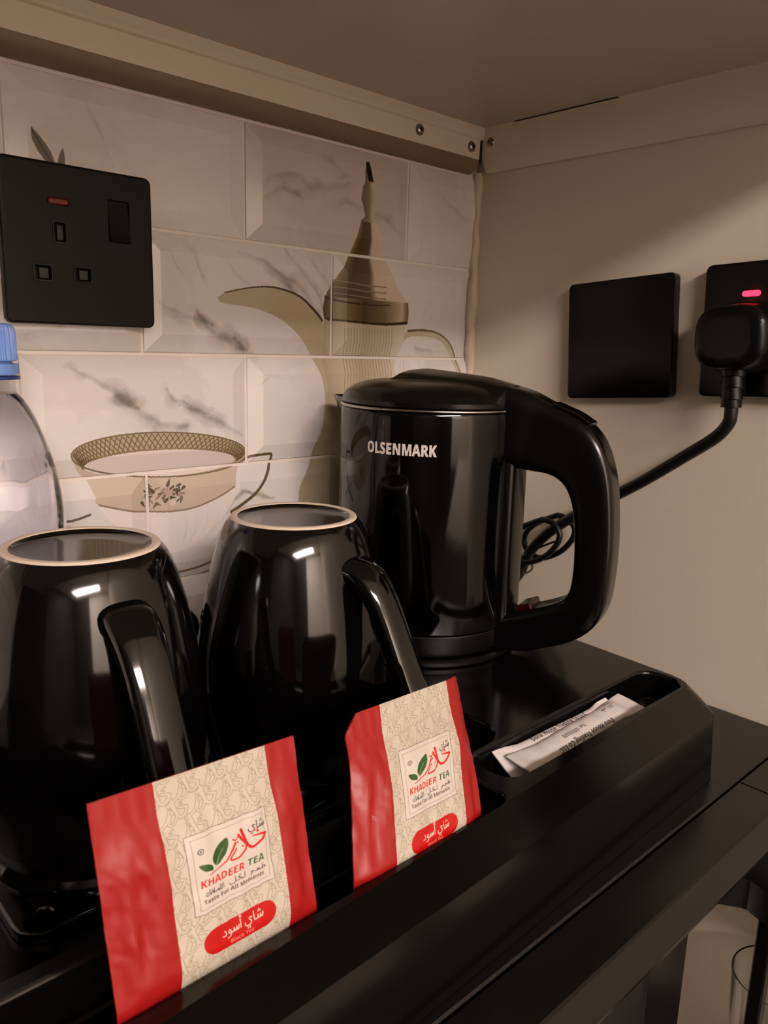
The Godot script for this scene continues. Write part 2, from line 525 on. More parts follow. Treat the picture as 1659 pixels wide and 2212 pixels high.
# ---------------------------------------------------------------- the printed tiles
func mural() -> ImageTexture:
	var S := 3200.0
	var W := 1984
	var H := 1280
	var P := func(x: float, y: float) -> Vector2: return Vector2((x + 0.62) * S, (1.15 - y) * S)
	var L := func(a: Array) -> Array:
		var o := []
		for p in a: o.append(P.call(p.x, p.y))
		return o
	var n := FastNoiseLite.new()
	n.seed = 3; n.frequency = 0.0035; n.fractal_octaves = 5; n.domain_warp_enabled = true; n.domain_warp_amplitude = 60
	var g := n.get_image(W / 2, H / 2)
	g.resize(W, H, Image.INTERPOLATE_CUBIC)
	g.convert(Image.FORMAT_RGBA8)
	var img := Image.create(W, H, false, Image.FORMAT_RGBA8)
	img.fill(Color(0.88, 0.862, 0.848))
	# faint clouds of the marble
	var d := g.get_data()
	var cl := PackedByteArray()
	cl.resize(W * H * 4)
	for i in W * H:
		var k := clampi((d[i * 4] - 130), 0, 48)
		cl[i * 4] = 178; cl[i * 4 + 1] = 168; cl[i * 4 + 2] = 162; cl[i * 4 + 3] = k
	var cloud := Image.create_from_data(W, H, false, Image.FORMAT_RGBA8, cl)
	img.blend_rect(cloud, Rect2i(0, 0, W, H), Vector2i.ZERO)
	# one tile printed a shade browner
	var brown := Image.create(493, 246, false, Image.FORMAT_RGBA8)
	brown.fill(Color(0.60, 0.50, 0.45, 0.20))
	img.blend_rect(brown, Rect2i(0, 0, 493, 246), Vector2i(P.call(-0.2379, 1.1464)))
	var vein := Color(0.42, 0.40, 0.38)
	var v2 := func(a: Array, r0: float, r1: float, al: float) -> void:
		soft(img, L.call(a), r0 * 2.6, r1 * 2.6, Color(0.55, 0.51, 0.48), al * 0.16)
		soft(img, L.call(a), r0 * 0.9, r1 * 0.9, vein, al * 0.62)
	v2.call([Vector2(-0.368, 0.985), Vector2(-0.3505, 0.9786), Vector2(-0.3408, 0.9711), Vector2(-0.3276, 0.9633), Vector2(-0.3155, 0.9541), Vector2(-0.2961, 0.9478), Vector2(-0.285, 0.946)], 9, 16, 0.10)
	v2.call([Vector2(-0.3330, 0.9690), Vector2(-0.3270, 0.9620), Vector2(-0.3215, 0.9560)], 9, 12, 0.16)
	v2.call([Vector2(-0.3000, 0.9700), Vector2(-0.2922, 0.9625), Vector2(-0.2752, 0.9543), Vector2(-0.2598, 0.9467), Vector2(-0.2424, 0.9382)], 10, 14, 0.13)
	v2.call([Vector2(-0.2922, 0.9600), Vector2(-0.2822, 0.9565), Vector2(-0.2700, 0.9520)], 6, 8, 0.14)
	v2.call([Vector2(-0.2450, 1.0625), Vector2(-0.2258, 1.0589), Vector2(-0.2102, 1.0509), Vector2(-0.1938, 1.0425), Vector2(-0.1723, 1.0240)], 6, 12, 0.14)
	v2.call([Vector2(-0.2150, 1.0560), Vector2(-0.2060, 1.0450), Vector2(-0.1960, 1.0360)], 9, 11, 0.15)
	v2.call([Vector2(-0.2060, 1.0680), Vector2(-0.1900, 1.0530), Vector2(-0.1760, 1.0360), Vector2(-0.1690, 1.0290)], 7, 9, 0.15)
	v2.call([Vector2(-0.1960, 1.0690), Vector2(-0.1800, 1.0580), Vector2(-0.1650, 1.0440)], 6, 8, 0.12)
	v2.call([Vector2(-0.3050, 1.0260), Vector2(-0.2856, 1.0200), Vector2(-0.2669, 1.0104), Vector2(-0.2490, 1.0001), Vector2(-0.2300, 0.9930)], 9, 17, 0.12)
	v2.call([Vector2(-0.2780, 1.0220), Vector2(-0.2720, 1.0170), Vector2(-0.2660, 1.0140)], 9, 9, 0.17)
	v2.call([Vector2(-0.2500, 1.0040), Vector2(-0.2430, 0.9985), Vector2(-0.2370, 0.9960)], 9, 9, 0.17)
	v2.call([Vector2(-0.3010, 1.0680), Vector2(-0.2827, 1.0602), Vector2(-0.2750, 1.0480), Vector2(-0.2681, 1.0333)], 6, 6, 0.08)
	v2.call([Vector2(-0.2950, 1.0560), Vector2(-0.2880, 1.0440)], 5, 5, 0.07)
	v2.call([Vector2(-0.2600, 1.0590), Vector2(-0.2450, 1.0470), Vector2(-0.2330, 1.0400)], 5, 5, 0.07)
	v2.call([Vector2(-0.2250, 1.1100), Vector2(-0.2000, 1.1200), Vector2(-0.1750, 1.1120), Vector2(-0.1500, 1.1200)], 12, 18, 0.08)
	v2.call([Vector2(-0.2260, 1.0990), Vector2(-0.2080, 1.1080), Vector2(-0.1900, 1.1030)], 8, 12, 0.10)
	v2.call([Vector2(-0.1900, 1.1290), Vector2(-0.1650, 1.1310), Vector2(-0.1450, 1.1250)], 8, 12, 0.07)
	v2.call([Vector2(-0.1600, 1.1000), Vector2(-0.1450, 1.1060), Vector2(-0.1100, 1.0980), Vector2(-0.0900, 1.0830)], 10, 16, 0.08)
	v2.call([Vector2(-0.0600, 1.1300), Vector2(-0.0350, 1.1180), Vector2(-0.0120, 1.1100)], 7, 9, 0.07)
	v2.call([Vector2(-0.3480, 1.1380), Vector2(-0.3380, 1.1200), Vector2(-0.3300, 1.1000)], 6, 7, 0.07)
	v2.call([Vector2(-0.4200, 1.0000), Vector2(-0.3850, 1.0050), Vector2(-0.3550, 1.0130)], 6, 8, 0.09)
	v2.call([Vector2(-0.0750, 1.0030), Vector2(-0.0550, 1.0000), Vector2(-0.0300, 0.9990)], 7, 7, 0.12)
	v2.call([Vector2(-0.2300, 0.9720), Vector2(-0.2200, 0.9770), Vector2(-0.2050, 0.9770)], 4, 4, 0.09)
	v2.call([Vector2(-0.6100, 0.9000), Vector2(-0.5500, 0.9400), Vector2(-0.4900, 1.0400), Vector2(-0.4300, 1.0800)], 8, 14, 0.10)
	# grey leaves beside the socket
	var leafc := Color(0.43, 0.40, 0.35)
	poly_fill(img, L.call(smooth([Vector2(-0.3772, 1.1150), Vector2(-0.3768, 1.1085), Vector2(-0.3735, 1.1020), Vector2(-0.3680, 1.0960), Vector2(-0.3640, 1.0930), Vector2(-0.3668, 1.1030), Vector2(-0.3712, 1.1090), Vector2(-0.3772, 1.1150)], 5)), leafc)
	poly_fill(img, L.call(smooth([Vector2(-0.3640, 1.0960), Vector2(-0.3625, 1.1020), Vector2(-0.3602, 1.1065), Vector2(-0.3592, 1.1010), Vector2(-0.3600, 1.0950)], 5)), leafc)
	stroke(img, L.call([Vector2(-0.3765, 1.1130), Vector2(-0.3710, 1.1040), Vector2(-0.3650, 1.0960)]), 2, Color(0.25, 0.23, 0.2))
	# coffee pot
	var gold := [[0.0, Color(0.70, 0.65, 0.53)], [0.25, Color(0.80, 0.76, 0.66)], [0.5, Color(0.71, 0.66, 0.55)], [0.8, Color(0.77, 0.73, 0.63)], [1.0, Color(0.84, 0.80, 0.73)]]
	var cone := [[0.0, Color(0.50, 0.44, 0.32)], [0.2, Color(0.33, 0.27, 0.19)], [0.52, Color(0.38, 0.32, 0.24)], [0.62, Color(0.82, 0.75, 0.66)], [1.0, Color(0.86, 0.79, 0.71)]]
	var band := [[0.0, Color(0.36, 0.30, 0.21)], [0.18, Color(0.62, 0.55, 0.43)], [0.45, Color(0.33, 0.28, 0.19)], [0.7, Color(0.48, 0.42, 0.31)], [0.92, Color(0.78, 0.70, 0.60)], [1.0, Color(0.42, 0.35, 0.26)]]
	var fin := [[0.0, Color(0.47, 0.42, 0.33)], [0.45, Color(0.56, 0.49, 0.40)], [0.7, Color(0.79, 0.72, 0.65)], [1.0, Color(0.82, 0.76, 0.70)]]
	# spout first, behind the body
	poly_fill(img, L.call(smooth([Vector2(-0.2615, 1.0310), Vector2(-0.2522, 1.0360), Vector2(-0.2336, 1.0394), Vector2(-0.2142, 1.0405), Vector2(-0.1938, 1.0360), Vector2(-0.1810, 1.0275), Vector2(-0.1722, 1.0199), Vector2(-0.1640, 0.9900), Vector2(-0.1600, 0.9200), Vector2(-0.1750, 0.9250), Vector2(-0.1711, 0.9404), Vector2(-0.1686, 0.9582), Vector2(-0.1716, 0.9758), Vector2(-0.1828, 0.9965), Vector2(-0.2020, 1.0143), Vector2(-0.2221, 1.0232), Vector2(-0.2412, 1.0265), Vector2(-0.2577, 1.0275), Vector2(-0.2615, 1.0310)], 4)), Color(0.73, 0.68, 0.56))
	stroke(img, L.call(smooth([Vector2(-0.2560, 1.0345), Vector2(-0.2336, 1.0394), Vector2(-0.2142, 1.0405), Vector2(-0.1938, 1.0360), Vector2(-0.1810, 1.0275), Vector2(-0.1722, 1.0199)], 6)), 2, Color(0.30, 0.25, 0.16), 7)
	# handle ring
	stroke(img, L.call(smooth([Vector2(-0.0910, 1.0050), Vector2(-0.0830, 1.0120), Vector2(-0.0700, 1.0135), Vector2(-0.0540, 1.0130), Vector2(-0.0380, 1.0080), Vector2(-0.0240, 0.9950), Vector2(-0.0165, 0.9800), Vector2(-0.0130, 0.9600), Vector2(-0.0160, 0.9350), Vector2(-0.0300, 0.9100), Vector2(-0.0600, 0.8900)], 5)), 15, Color(0.76, 0.71, 0.61))
	stroke(img, L.call(smooth([Vector2(-0.0820, 1.0152), Vector2(-0.0680, 1.0162), Vector2(-0.0520, 1.0155), Vector2(-0.0360, 1.0100), Vector2(-0.0215, 0.9965), Vector2(-0.0140, 0.9800)], 5)), 6, Color(0.42, 0.35, 0.25), 3)
	profile_fill(img, S, [[1.0205, -0.1700, -0.0850], [1.0050, -0.1705, -0.0880], [0.9850, -0.1690, -0.0950], [0.9700, -0.1660, -0.0955], [0.9500, -0.1660, -0.0900], [0.9200, -0.1790, -0.0800], [0.8900, -0.1930, -0.0690], [0.8500, -0.2000, -0.0600], [0.8000, -0.1950, -0.0640], [0.7700, -0.1750, -0.0800]], gold)
	for i in 17:
		var x := -0.1500 + i * 0.0031
		stroke(img, L.call([Vector2(x, 1.0150), Vector2(x + 0.001, 0.9850), Vector2(x, 0.9500)]), 2, Color(0.62, 0.56, 0.44))
	profile_fill(img, S, [[1.0948, -0.1355, -0.1188], [1.0700, -0.1440, -0.1085], [1.0480, -0.1600, -0.0950], [1.0372, -0.1690, -0.0840]], cone)
	for i in 3: stroke(img, L.call([Vector2(-0.1600 - i * 0.003, 1.0500 - i * 0.0045), Vector2(-0.1300, 1.0480 - i * 0.0045), Vector2(-0.1080, 1.0480 - i * 0.0045)]), 3, Color(0.54, 0.47, 0.37))
	profile_fill(img, S, [[1.0372, -0.1690, -0.0830], [1.0280, -0.1714, -0.0822], [1.0225, -0.1700, -0.0830], [1.0195, -0.1640, -0.0900]], band)
	stroke(img, L.call(smooth([Vector2(-0.1690, 1.0372), Vector2(-0.1500, 1.0345), Vector2(-0.1250, 1.0335), Vector2(-0.1030, 1.0345)], 5)), 5, Color(0.27, 0.21, 0.13), 2)
	stroke(img, L.call(smooth([Vector2(-0.1690, 1.0215), Vector2(-0.1400, 1.0200), Vector2(-0.1080, 1.0195), Vector2(-0.0840, 1.0215)], 5)), 4, Color(0.27, 0.21, 0.13), 8)
	profile_fill(img, S, [[1.1380, -0.1310, -0.1262], [1.1300, -0.1325, -0.1240], [1.1240, -0.1322, -0.1240], [1.1190, -0.1345, -0.1210], [1.1110, -0.1358, -0.1192], [1.1040, -0.1330, -0.1222], [1.0990, -0.1318, -0.1232], [1.0945, -0.1360, -0.1188]], fin)
	poly_fill(img, L.call([Vector2(-0.1315, 1.1372), Vector2(-0.1280, 1.1382), Vector2(-0.1252, 1.1280), Vector2(-0.1240, 1.1240), Vector2(-0.1290, 1.1245), Vector2(-0.1318, 1.1320)]), Color(0.10, 0.08, 0.06))
	# teacup
	var tc := Color(0.55, 0.49, 0.38)
	var cream := Color(0.86, 0.80, 0.74)
	stroke(img, L.call(smooth([Vector2(-0.3900, 0.8990), Vector2(-0.3711, 0.8912), Vector2(-0.3550, 0.8936)], 4)), 5, Color(0.45, 0.40, 0.35))
	stroke(img, L.call(smooth([Vector2(-0.3300, 0.8480), Vector2(-0.3062, 0.8454), Vector2(-0.2814, 0.8461), Vector2(-0.2627, 0.8515), Vector2(-0.2450, 0.8620)], 4)), 6, Color(0.55, 0.47, 0.42))
	stroke(img, L.call(smooth([Vector2(-0.3300, 0.8420), Vector2(-0.3062, 0.8394), Vector2(-0.2814, 0.8401), Vector2(-0.2600, 0.8455), Vector2(-0.2350, 0.8600)], 4)), 4, Color(0.62, 0.54, 0.48))
	for q in [[Vector2(-0.2560, 0.8840), Vector2(-0.2430, 0.8960), Vector2(-0.2330, 0.8930)], [Vector2(-0.2690, 0.8640), Vector2(-0.2560, 0.8720), Vector2(-0.2440, 0.8790)], [Vector2(-0.3880, 0.8860), Vector2(-0.3760, 0.8890), Vector2(-0.3660, 0.8870)], [Vector2(-0.2450, 0.8990), Vector2(-0.2300, 0.8940), Vector2(-0.2150, 0.8900)]]:
		soft(img, L.call(q), 7, 10, Color(0.33, 0.31, 0.26), 0.12)
	# lower bowl, plain white with faint flutes
	poly_fill(img, L.call(smooth([Vector2(-0.3520, 0.9010), Vector2(-0.3403, 0.8857), Vector2(-0.3251, 0.8727), Vector2(-0.3089, 0.8630), Vector2(-0.2950, 0.8600), Vector2(-0.2809, 0.8650), Vector2(-0.2622, 0.8787), Vector2(-0.2500, 0.8930), Vector2(-0.2480, 0.9050), Vector2(-0.2900, 0.9100)], 4)), Color(0.92, 0.89, 0.87))
	for i in 5: soft(img, L.call([Vector2(-0.290 + i * 0.009, 0.888), Vector2(-0.289 + i * 0.0075, 0.874), Vector2(-0.292 + i * 0.006, 0.866)]), 4, 4, Color(0.6, 0.55, 0.5), 0.05)
	# handle of the cup
	stroke(img, L.call(smooth([Vector2(-0.2490, 0.9165), Vector2(-0.2420, 0.9190), Vector2(-0.2346, 0.9216), Vector2(-0.2250, 0.9222), Vector2(-0.2173, 0.9218), Vector2(-0.2185, 0.9150), Vector2(-0.2220, 0.9070), Vector2(-0.2308, 0.8956), Vector2(-0.2428, 0.8880), Vector2(-0.2530, 0.8830)], 5)), 6, Color(0.40, 0.34, 0.25), 8)
	# upper bowl
	poly_fill(img, L.call(smooth([Vector2(-0.3646, 0.9300), Vector2(-0.3610, 0.9215), Vector2(-0.3553, 0.9150), Vector2(-0.3510, 0.9040), Vector2(-0.3490, 0.8990), Vector2(-0.3212, 0.8915), Vector2(-0.2875, 0.8895), Vector2(-0.2640, 0.8950), Vector2(-0.2500, 0.9015), Vector2(-0.2480, 0.9090), Vector2(-0.2440, 0.9170), Vector2(-0.2377, 0.9235), Vector2(-0.2800, 0.9300)], 4)), Color(0.80, 0.74, 0.67))
	stroke(img, L.call(smooth([Vector2(-0.3490, 0.8990), Vector2(-0.3212, 0.8912), Vector2(-0.2875, 0.8892), Vector2(-0.2640, 0.8947), Vector2(-0.2500, 0.9012)], 5)), 4, Color(0.60, 0.52, 0.45))
	# rim with its trellis
	var ell := func(c: Vector2, a: float, b: float, tilt: float, k: int) -> Array:
		var o := []
		for i in k:
			var t := TAU * i / k
			var q := Vector2(cos(t) * a, sin(t) * b)
			o.append(Vector2(c.x + q.x, c.y + q.y + q.x * tilt))
		return o
	poly_fill(img, L.call(ell.call(Vector2(-0.3012, 0.9275), 0.0636, 0.0150, -0.058, 60)), Color(0.70, 0.64, 0.53))
	for i in 46:
		var t0 := PI * (0.0 + i / 45.0)
		var c0 := Vector2(-0.3012 + cos(t0) * 0.0625, 0.9275 + sin(t0) * 0.0142 - cos(t0) * 0.0636 * 0.058)
		for k in [-1, 1]:
			var t1: float = t0 + k * 0.13
			var c1 := Vector2(-0.3022 + cos(t1) * 0.0555, 0.9218 + sin(t1) * 0.0098 - cos(t1) * 0.0545 * 0.03)
			stroke(img, L.call([c0, c1]), 2, Color(0.43, 0.37, 0.27))
	poly_fill(img, L.call(ell.call(Vector2(-0.3026, 0.9222), 0.0545, 0.0093, -0.03, 50)), Color(0.88, 0.83, 0.81))
	var rim := []
	for p in ell.call(Vector2(-0.3012, 0.9275), 0.0636, 0.0150, -0.058, 60): rim.append(P.call(p.x, p.y))
	rim.append(rim[0])
	stroke(img, rim, 3, Color(0.47, 0.41, 0.30))
	var rin := []
	for p in ell.call(Vector2(-0.3026, 0.9222), 0.0545, 0.0093, -0.03, 50): rin.append(P.call(p.x, p.y))
	stroke(img, rin.slice(0, 26), 2, Color(0.52, 0.45, 0.34))
	# posy on the cup
	for i in 46:
		var c := Vector2(-0.3045 + rng.randf_range(-1, 1) * 0.0150, 0.9015 + rng.randf_range(-1, 1) * 0.0072)
		var t := rng.randf() * TAU
		stroke(img, L.call([c, c + Vector2(cos(t), sin(t)) * 0.0035]), rng.randf_range(3, 8), [Color(0.38, 0.33, 0.27), Color(0.50, 0.44, 0.37), Color(0.62, 0.52, 0.46), Color(0.34, 0.31, 0.25)][i % 4], 2)
	for i in 9:
		var t := TAU * i / 9
		stroke(img, L.call([Vector2(-0.3015, 0.9020), Vector2(-0.3015 + cos(t) * 0.0052, 0.9020 + sin(t) * 0.0045)]), 5, Color(0.78, 0.66, 0.60), 2)
	disc(img, P.call(-0.2985, 0.8952), 8, Color(0.88, 0.80, 0.76))
	return ImageTexture.create_from_image(img)

func profile_fill(img: Image, S: float, rows: Array, stops: Array) -> void:
	# fills between a left and a right outline (rows of [y, x left, x right], downwards), coloured across by the stops
	for i in rows.size() - 1:
		var y0 := int((1.15 - rows[i][0]) * S)
		var y1 := int((1.15 - rows[i + 1][0]) * S)
		for y in range(y0, y1):
			var t := (y - y0) / maxf(1.0, y1 - y0)
			var s := t * t * (3 - 2 * t) if rows.size() > 6 else t
			var xl: float = (lerpf(rows[i][1], rows[i + 1][1], s) + 0.62) * S
			var xr: float = (lerpf(rows[i][2], rows[i + 1][2], s) + 0.62) * S
			var k := 0
			for x in range(int(xl), int(xr) + 1):
				var f := clampf((x - xl) / maxf(1.0, xr - xl), 0.0, 1.0)
				while k < stops.size() - 2 and f > stops[k + 1][0]: k += 1
				var c: Color = stops[k][1].lerp(stops[k + 1][1], clampf((f - stops[k][0]) / (stops[k + 1][0] - stops[k][0]), 0.0, 1.0))
				if y >= 0 and y < img.get_height() and x >= 0 and x < img.get_width(): img.set_pixel(x, y, c)
# ---------------------------------------------------------------- the scene
func _ready() -> void:
	rng.seed = 11
	# camera
	var cam := Camera3D.new()
	cam.name = "camera"
	cam.position = Vector3(-0.547085, 1.001361, 0.478223)
	cam.basis = Basis.from_euler(Vector3(-0.207458, -0.751702, 0.028478))
	cam.fov = 66.42308
	cam.near = 0.02
	cam.far = 30.0
	# a phone's small lens, focused on the kettle
	var lens := CameraAttributesPhysical.new()
	lens.frustum_focal_length = 18.332
	lens.frustum_focus_distance = 0.46
	lens.frustum_near = 0.02
	lens.frustum_far = 30.0
	lens.exposure_aperture = 18.0
	cam.attributes = lens
	add_child(cam)
	cam.current = true
	# environment: an indoor scene at night, no sky light but what the lamps give
	var env := Environment.new()
	env.background_mode = Environment.BG_COLOR
	env.background_color = Color(0.01, 0.01, 0.012)
	env.tonemap_mode = Environment.TONE_MAPPER_LINEAR
	env.tonemap_exposure = 1.0
	env.sdfgi_enabled = true
	env.ssao_enabled = true
	env.ssil_enabled = true
	var we := WorldEnvironment.new()
	we.name = "environment"
	we.environment = env
	add_child(we)
	# the ceiling panel that lights the room
	ceiling_panel(Vector3(-1.50, 2.40, 3.15), Vector2(1.8, 0.70), 20.0)

	materials()
	room()
	desk()
	cabinet()
	tiles()
	sockets()
	tray()
	kettle()
	mugs()
	bottle()
	sachets()
	sticks()
	cable()
	side_table()
	added_bed()
	added_wardrobe()

func ceiling_panel(at: Vector3, size: Vector2, energy: float) -> void:
	var warm := Color(1.0, 0.92, 0.885)
	var t := thing("ceiling_light", "rectangular recessed ceiling light panel behind the viewer", "lamp", at)
	var fr := mat(Color(0.85, 0.84, 0.82), 0.5)
	var mb := MB.new()
	for s in [[Vector3(0, -0.006, -size.y / 2 - 0.012), Vector3(size.x + 0.048, 0.012, 0.024)], [Vector3(0, -0.006, size.y / 2 + 0.012), Vector3(size.x + 0.048, 0.012, 0.024)], [Vector3(-size.x / 2 - 0.012, -0.006, 0), Vector3(0.024, 0.012, size.y)], [Vector3(size.x / 2 + 0.012, -0.006, 0), Vector3(0.024, 0.012, size.y)]]:
		mb.append(box(s[0], s[1]))
	part("frame", mb.mesh(), fr, t)
	var gl := mat(Color(0.9, 0.88, 0.84), 0.6)
	gl.emission_enabled = true
	gl.emission = warm
	gl.emission_energy_multiplier = 2.0
	part("diffuser", box(Vector3(0, -0.003, 0), Vector3(size.x, 0.006, size.y)).mesh(), gl, t)
	var l := AreaLight3D.new()
	l.name = "panel_light"
	l.area_size = size
	l.light_energy = energy
	l.light_color = warm
	l.area_range = 12.0
	l.area_attenuation = 2.0
	l.shadow_enabled = true
	l.position = Vector3(0, -0.012, 0)
	l.rotation.x = -PI / 2
	t.add_child(l)

func materials() -> void:
	M.tile = mat(Color(1, 1, 1), 0.14)
	M.tile.albedo_texture = mural()
	M.tile.texture_repeat = false
	M.tile_plain = mat(Color(0.88, 0.862, 0.848), 0.14)
	M.grout = mat(Color(0.90, 0.865, 0.83), 0.8)
	M.sealant = mat(Color(0.80, 0.74, 0.66), 0.45)
	M.paint = mat(Color(0.90, 0.865, 0.79), 0.62)
	M.paint.normal_enabled = true
	M.paint.normal_texture = noise_tex(0.05, 512, true, 2.0)
	M.paint.normal_scale = 0.12
	M.paint.uv1_triplanar = true
	M.paint.uv1_world_triplanar = true
	M.paint.uv1_scale = Vector3(6, 6, 6)
	M.far_wall = mat(Color(0.96, 0.945, 0.91), 0.7)
	M.dark_wall = mat(Color(0.20, 0.165, 0.14), 0.6)
	M.ceil = mat(Color(0.94, 0.925, 0.90), 0.8)
	M.floor = mat(Color(0.17, 0.14, 0.12), 0.45)
	M.cab = mat(Color(0.75, 0.715, 0.665), 0.26)
	M.strip = mat(Color(0.90, 0.85, 0.775), 0.4)
	M.screw = mat(Color(0.62, 0.58, 0.53), 0.2, 1.0)
	M.desk = mat(Color(0.05, 0.042, 0.038), 0.26)
	M.tray = mat(Color(0.035, 0.03, 0.028), 0.17, 0.0, 0.45)
	M.socket = mat(Color(0.045, 0.038, 0.035), 0.42, 0.0, 0.33)
	M.socket_gloss = mat(Color(0.02, 0.018, 0.017), 0.22, 0.0, 0.4)
	M.shutter = mat(Color(0.055, 0.05, 0.045), 0.4)
	M.glaze = mat(Color(0.022, 0.019, 0.018), 0.09, 0.0, 0.6)
	M.bisque = mat(Color(0.88, 0.82, 0.745), 0.75)
	M.shell = mat(Color(0.014, 0.012, 0.011), 0.075, 0.0, 0.47)
	M.plastic = mat(Color(0.025, 0.022, 0.021), 0.22)
	M.satin = mat(Color(0.022, 0.019, 0.018), 0.32, 0.0, 0.4)
	M.steel = mat(Color(0.72, 0.69, 0.66), 0.22, 1.0)
	M.print = mat(Color(0.86, 0.83, 0.80), 0.4)
	M.cord = mat(Color(0.03, 0.027, 0.025), 0.45)

func room() -> void:
	var t := 0.12
	struct("floor", box(Vector3(-1.5, -t / 2, 2.0), Vector3(3.24, t, 4.24), 0.001).mesh(), M.floor)
	struct("ceiling", box(Vector3(-1.5, 2.4 + t / 2 + 0.001, 2.0), Vector3(3.24, t, 4.24), 0.001).mesh(), M.ceil)
	struct("wall_right", box(Vector3(t / 2, 1.2, 2.0), Vector3(t, 2.4, 4.24), 0.0005).mesh(), M.paint)
	struct("wall_left", box(Vector3(-3.0 - t / 2, 1.2, 2.0), Vector3(t, 2.4, 4.24), 0.0005).mesh(), M.far_wall)
	struct("added_trim_4", box(Vector3(-2.985, 1.199, 2.44), Vector3(0.028, 2.396, 3.06), 0.001).mesh(), M.dark_wall)  # unseen dark panel, added to keep the kettle's reflections black
	struct("wall_front", box(Vector3(-1.5, 1.2, 4.0 + t / 2), Vector3(3.0, 2.4, t), 0.0005).mesh(), M.far_wall)
	# dark panels added to dim bounce and reflections: front wall, low and at left
	struct("added_trim_2", box(Vector3(-0.80, 0.20, 3.985), Vector3(1.6, 0.40, 0.028), 0.001).mesh(), M.dark_wall)
	struct("added_trim_3", box(Vector3(-2.302, 1.199, 3.985), Vector3(1.39, 2.396, 0.028), 0.001).mesh(), M.dark_wall)

func tiles() -> void:
	var w := 0.154032
	var p := 0.076697
	var yt := 1.1464
	var wall := struct("wall_back", box(Vector3(-1.5, 1.2, -0.0605), Vector3(3.0, 2.4, 0.12), 0.0005).mesh(), M.grout)
	var g := 0.0011
	for r in 6:
		var y1 := yt - r * p - g
		var y0 := yt - (r + 1) * p + g
		var xr := -0.083856 if r % 2 == 0 else -0.160872
		var joints := []
		for k in range(-7, 2): joints.append(xr + k * w)
		for i in joints.size():
			var x0: float = joints[i] + g
			var x1: float = joints[i] + w - g
			var cutr := false
			if x0 > -0.01: continue
			if x1 > -0.004:
				x1 = -0.0035
				cutr = true
			var mb := MB.new()
			var bw := 0.0108
			var lo := Vector2(x0, y0)
			var hi := Vector2(x1, y1)
			var L := func(z: float, ins: float) -> PackedVector3Array:
				var rr := ins if not cutr else 0.0
				return PackedVector3Array([Vector3(lo.x + ins, lo.y + ins, z), Vector3(hi.x - rr, lo.y + ins, z), Vector3(hi.x - rr, hi.y - ins, z), Vector3(lo.x + ins, hi.y - ins, z)])
			mb.loft([L.call(-0.004, 0.0), L.call(0.0002, 0.0), L.call(0.0006, 0.0004), L.call(0.0034, bw), L.call(0.0036, bw + 0.0008)])
			for q in mb.v.size(): mb.uv[q] = Vector2((mb.v[q].x + 0.62) / 0.62, (1.15 - mb.v[q].y) / 0.40)
			part("tile", mb.mesh(8.0), M.tile if x0 > -0.60 else M.tile_plain, wall)
	# the bead of sealant in the corner
	var path := []
	for i in 60:
		var y := 1.150 - i * 0.007
		path.append(Vector3(-0.0028 + 0.0008 * sin(i * 1.7) + 0.0005 * sin(i * 0.61), y, 0.0022))
	var rad := []
	for i in 60: rad.append(0.0042 + 0.0007 * sin(i * 0.9) + (0.0012 if i > 12 and i < 22 else 0.0))
	struct("trim_1", tube(path, rad, 10).mesh(60), M.sealant)

func desk() -> void:
	var d := thing("desk", "black wooden desk against the tiled wall, carrying the tray", "desk", Vector3.ZERO)
	part("desktop", box(Vector3(-0.602, DESK - 0.013, 0.156), Vector3(1.2, 0.026, 0.3115), 0.001).mesh(), M.desk, d)
	var prof := [Vector2(0.3134, DESK - 0.0262), Vector2(0.3134, DESK - 0.0006), Vector2(0.3140, DESK), Vector2(0.3378, DESK), Vector2(0.3392, DESK - 0.0006), Vector2(0.3460, DESK - 0.0130), Vector2(0.3458, DESK - 0.0150), Vector2(0.3400, DESK - 0.0262)]
	part("front_rail", along_x(prof, -1.202, -0.0930).mesh(20), M.desk, d)
	part("front_rail", along_x(prof, -0.0916, -0.0018).mesh(20), M.desk, d)
	for x in [-0.149, -1.15]:
		for z in [0.045, 0.283]:
			part("leg", box(Vector3(x, (DESK - 0.026) / 2, z), Vector3(0.05, DESK - 0.0262, 0.05), 0.002).mesh(), M.desk, d)

